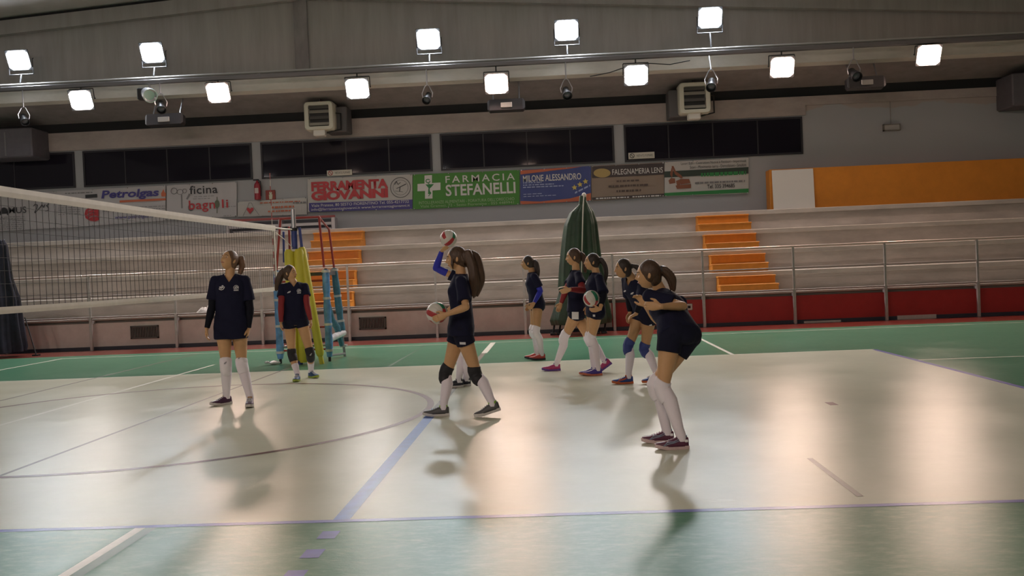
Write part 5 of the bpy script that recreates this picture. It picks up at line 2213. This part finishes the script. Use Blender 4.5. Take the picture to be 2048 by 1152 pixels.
person(dict(key='walker', label='person walking with a ball held at the waist, black knee pads and grey shoes', h=1.70, Y=3.92, fine=True,
            pelvis=(921, 650), neck=(922, 549), head=(913, 517), face=86, look=88, pitch=-4,
            L_arm=((932, 614, -1), (893, 629, 0), (866, 640, 0), V((0, 1, 0)), V((0, 0, 1)), (14, 18, 14)),
            R_arm=((912, 612, 1), (888, 628, 0), (866, 632, 0), V((0, -1, 0)), V((0, 0, 1)), (14, 18, 14)),
            L_leg=((954, 750), (985, 806, .135), 90, 16), R_leg=((893, 748), (887, 813), 90), sleeve=.78, hem=-.10, hemw=.98, short=.36, foot_dy=.35,
            pad=pad_k, pad_ext=(.82, .24), sock=.2, hair=hair_br, tail=((942, 510, .0), (951, 535, -.02), (954, 562, -.03), (948, 592, -.03)), fat=1.9, tie=.02, loose=(8, (150, 330)), watch='R',
            prints=(), side_patch=((-1, .3, .33, .03, .012),),
            shoes=(sm('grey', (.07, .07, .075)), white_sole, sm('lime_trim', (.25, .50, .06)), sm('grey_lace', (.10, .10, .10)))))
person(dict(key='raiser', label='person half hidden behind the walking player, blue-sleeved arm raised under a ball', h=1.68, Y=6.40,
            pelvis=(921, 628), neck=(919, 548), head=(915, 522), face=84, look=88,
            L_arm=((872, 536, 0), (884, 501, -1), (893, 495, -1), V((0, .2, 1)), V((1, 0, 0)), (10, 14, 10)),
            R_arm=((925, 600, 1), (915, 636, 0), (908, 660, 0)),
            L_leg=((930, 697), (933, 757), 90), R_leg=((921, 699), (918, 760), 90), sleeve=.42, hem=-.05, short=.30,
            arm_L=(slv_b, .55, .95), pad=pad_w, sock=.2, hair=hair_br, tail=((945, 525, .02), (952, 550, .02), (951, 575, .02)), fat=1.2,
            prints=((.05, .36, 'word'),), shoes=(sm('navy_black', (.015, .017, .03)), white_sole, sm('navy_black', (.015, .017, .03)), logo_w), refl=True, stripe=True))
person(dict(key='far', label='person in side view closest to the railing, blue forearm sleeve and red shoes', h=1.63, Y=9.42,
            pelvis=(1073, 607), neck=(1064, 545), head=(1055, 526), face=80, look=90,
            L_arm=((1081, 582, 0), (1068, 606, -1), (1056, 622, 0)), R_arm=((1066, 586, 1), (1060, 608, 0), (1052, 622, 0)),
            L_leg=((1073, 664), (1084, 708), 88), R_leg=((1067, 663), (1074, 706), 88), sleeve=.72, hem=-.03, short=.18,
            arm_L=(slv_b, .72, .98), pad=pad_w, sock=.16, hair=hair_dk, tail=((1070, 524, .0), (1074, 540, .0), (1075, 556, .0)), curl=.015, fat=1.15, tie=.02,
            prints=((.05, .37, 'word'),), skin=skin_d, shoes=(sm('coral', (.50, .06, .05)), sm('dark_sole', (.03, .03, .05)), sm('dark_navy', (.02, .02, .05)))))
person(dict(key='strider', label='person striding left beside the covered hoop, dark red sleeves and pink shoes', h=1.68, Y=7.42,
            pelvis=(1152, 620), neck=(1152, 541), head=(1147, 514), face=80, look=88, pitch=-4,
            L_arm=((1166, 580, -1), (1140, 579, -1), (1122, 584, 0)), R_arm=((1132, 580, -1), (1122, 606, 0), (1113, 628, 0)),
            L_leg=((1130, 674), (1113, 728), 90), R_leg=((1182, 684), (1210, 722, .15), 90, 34), sleeve=.62, hem=-.02, short=.24, shorts=navy2,
            arm_R=(slv_r, .5, 1.0), arm_L=(slv_r, .5, 1.0), pad=pad_w, sock=.2, hair=hair_br, tail=((1166, 512, .02), (1171, 530, .02), (1170, 545, .02)), fat=.9,
            side_patch=((-1, .2, .16, .045, .05),), foot_dy=.4,
            shoes=(sm('magenta', (.42, .035, .16)), sm('violet', (.14, .06, .30)), sm('violet2', (.14, .06, .30)))))
person(dict(key='ball_holder', label='person with a long dark ponytail and a ball under one arm, purple and orange shoes', h=1.62, Y=6.92,
            pelvis=(1190, 620), neck=(1192, 546), head=(1184, 524), face=78, look=84, pitch=4,
            L_arm=((1208, 590, -1), (1200, 618, -1), (1184, 621, 0), V((-.3, .9, .4)), V((-.4, 0, .9)), (14, 20, 14)),
            R_arm=((1182, 590, 1), (1177, 612, 0), (1172, 630, 0)),
            L_leg=((1184, 674), (1196, 737), 86), R_leg=((1180, 674), (1188, 736), 82), sleeve=.86, hem=-.04, short=.20,
            arm_L=(slv_k, .7, .72), pad=pad_w, pad_ext=(.86, .26), sock=.2, hair=hair_dk, tail=((1203, 520, .0), (1211, 533, .0), (1213, 552, .0), (1210, 566, .0)), fat=.85, tie=.045,
            prints=((.05, .38, 'crest'),), side_patch=((-1, .5, .16, .016, .014),),
            shoes=(sm('purple', (.06, .035, .28)), sm('orange', (.55, .17, .10)), sm('purple2', (.06, .035, .28)))))
person(dict(key='leaner', label='person leaning forward with a hand on the thigh, blue knee pads, blue and orange shoes', h=1.65, Y=6.05,
            pelvis=(1290, 624), neck=(1264, 556), head=(1246, 537), face=62, look=78, pitch=-2, lean=-1, head_dy=-.08,
            L_arm=((1282, 604, -1), (1272, 628, 0), (1260, 634, 0), V((0, .2, -1)), V((-.6, 0, .6)), (24, 28, 20)),
            R_arm=((1258, 600, 1), (1260, 626, 0), (1255, 642, 0)),
            R_leg=((1258, 692, -1), (1257, 752), 84), L_leg=((1290, 698, -1), (1313, 746, .12), 70, 10), sleeve=.80, hem=-.04, short=.26, foot_dy=.45,
            arm_L=(slv_k, .7, .9), arm_R=(slv_k, .7, .9), pad=pad_b, pad_ext=(.82, .26), sock=.24, hair=hair_dk, tail=((1270, 532, .02), (1280, 540, .02), (1284, 552, .02)), fat=.9, tie=.02,
            prints=((.07, .37, 'leaf'), (-.07, .37, 'leaf')), skin=skin_d, side_patch=((-1, .5, .22, .016, .012),),
            shoes=(sm('royal', (.02, .06, .26)), sm('orange2', (.55, .14, .05)), sm('orange3', (.62, .12, .04)), blackm), stripe=True))
person(dict(key='front', label='person bent forward nearest the camera, arm folded, white knee socks and burgundy shoes', h=1.66, Y=1.98, fine=True,
            pelvis=(1358, 668), neck=(1324, 588), head=(1297, 549), face=138, look=98, pitch=-4, lean=1, tl=.86, head_dy=-.02,
            L_arm=((1366, 612, -1), (1322, 613, -1), (1296, 612, 0), V((0, 1, 0)), V((0, 0, 1))),
            R_arm=((1314, 640, 1), (1292, 612, 0), (1278, 592, 0)),
            L_leg=((1326, 772), (1363, 874), 90), R_leg=((1312, 768), (1334, 862), 90), sleeve=.72, hem=-.03, short=.36, foot_dy=.35,
            pad=pad_w, pad_ext=(.88, .3), sock=.2, hair=hair_br, tail=((1328, 540, .0), (1342, 556, .0), (1346, 580, .0)), fat=1.2, tie=.03,
            prints=(), shoes=(sm('burgundy', (.10, .022, .055)), sm('pinkish', (.62, .48, .48)), sm('pale_blue', (.22, .26, .36)), sm('burgundy_lace', (.2, .06, .1))), stripe=True, refl=True))
for l_ in LOG:
    print('BONE', *l_)
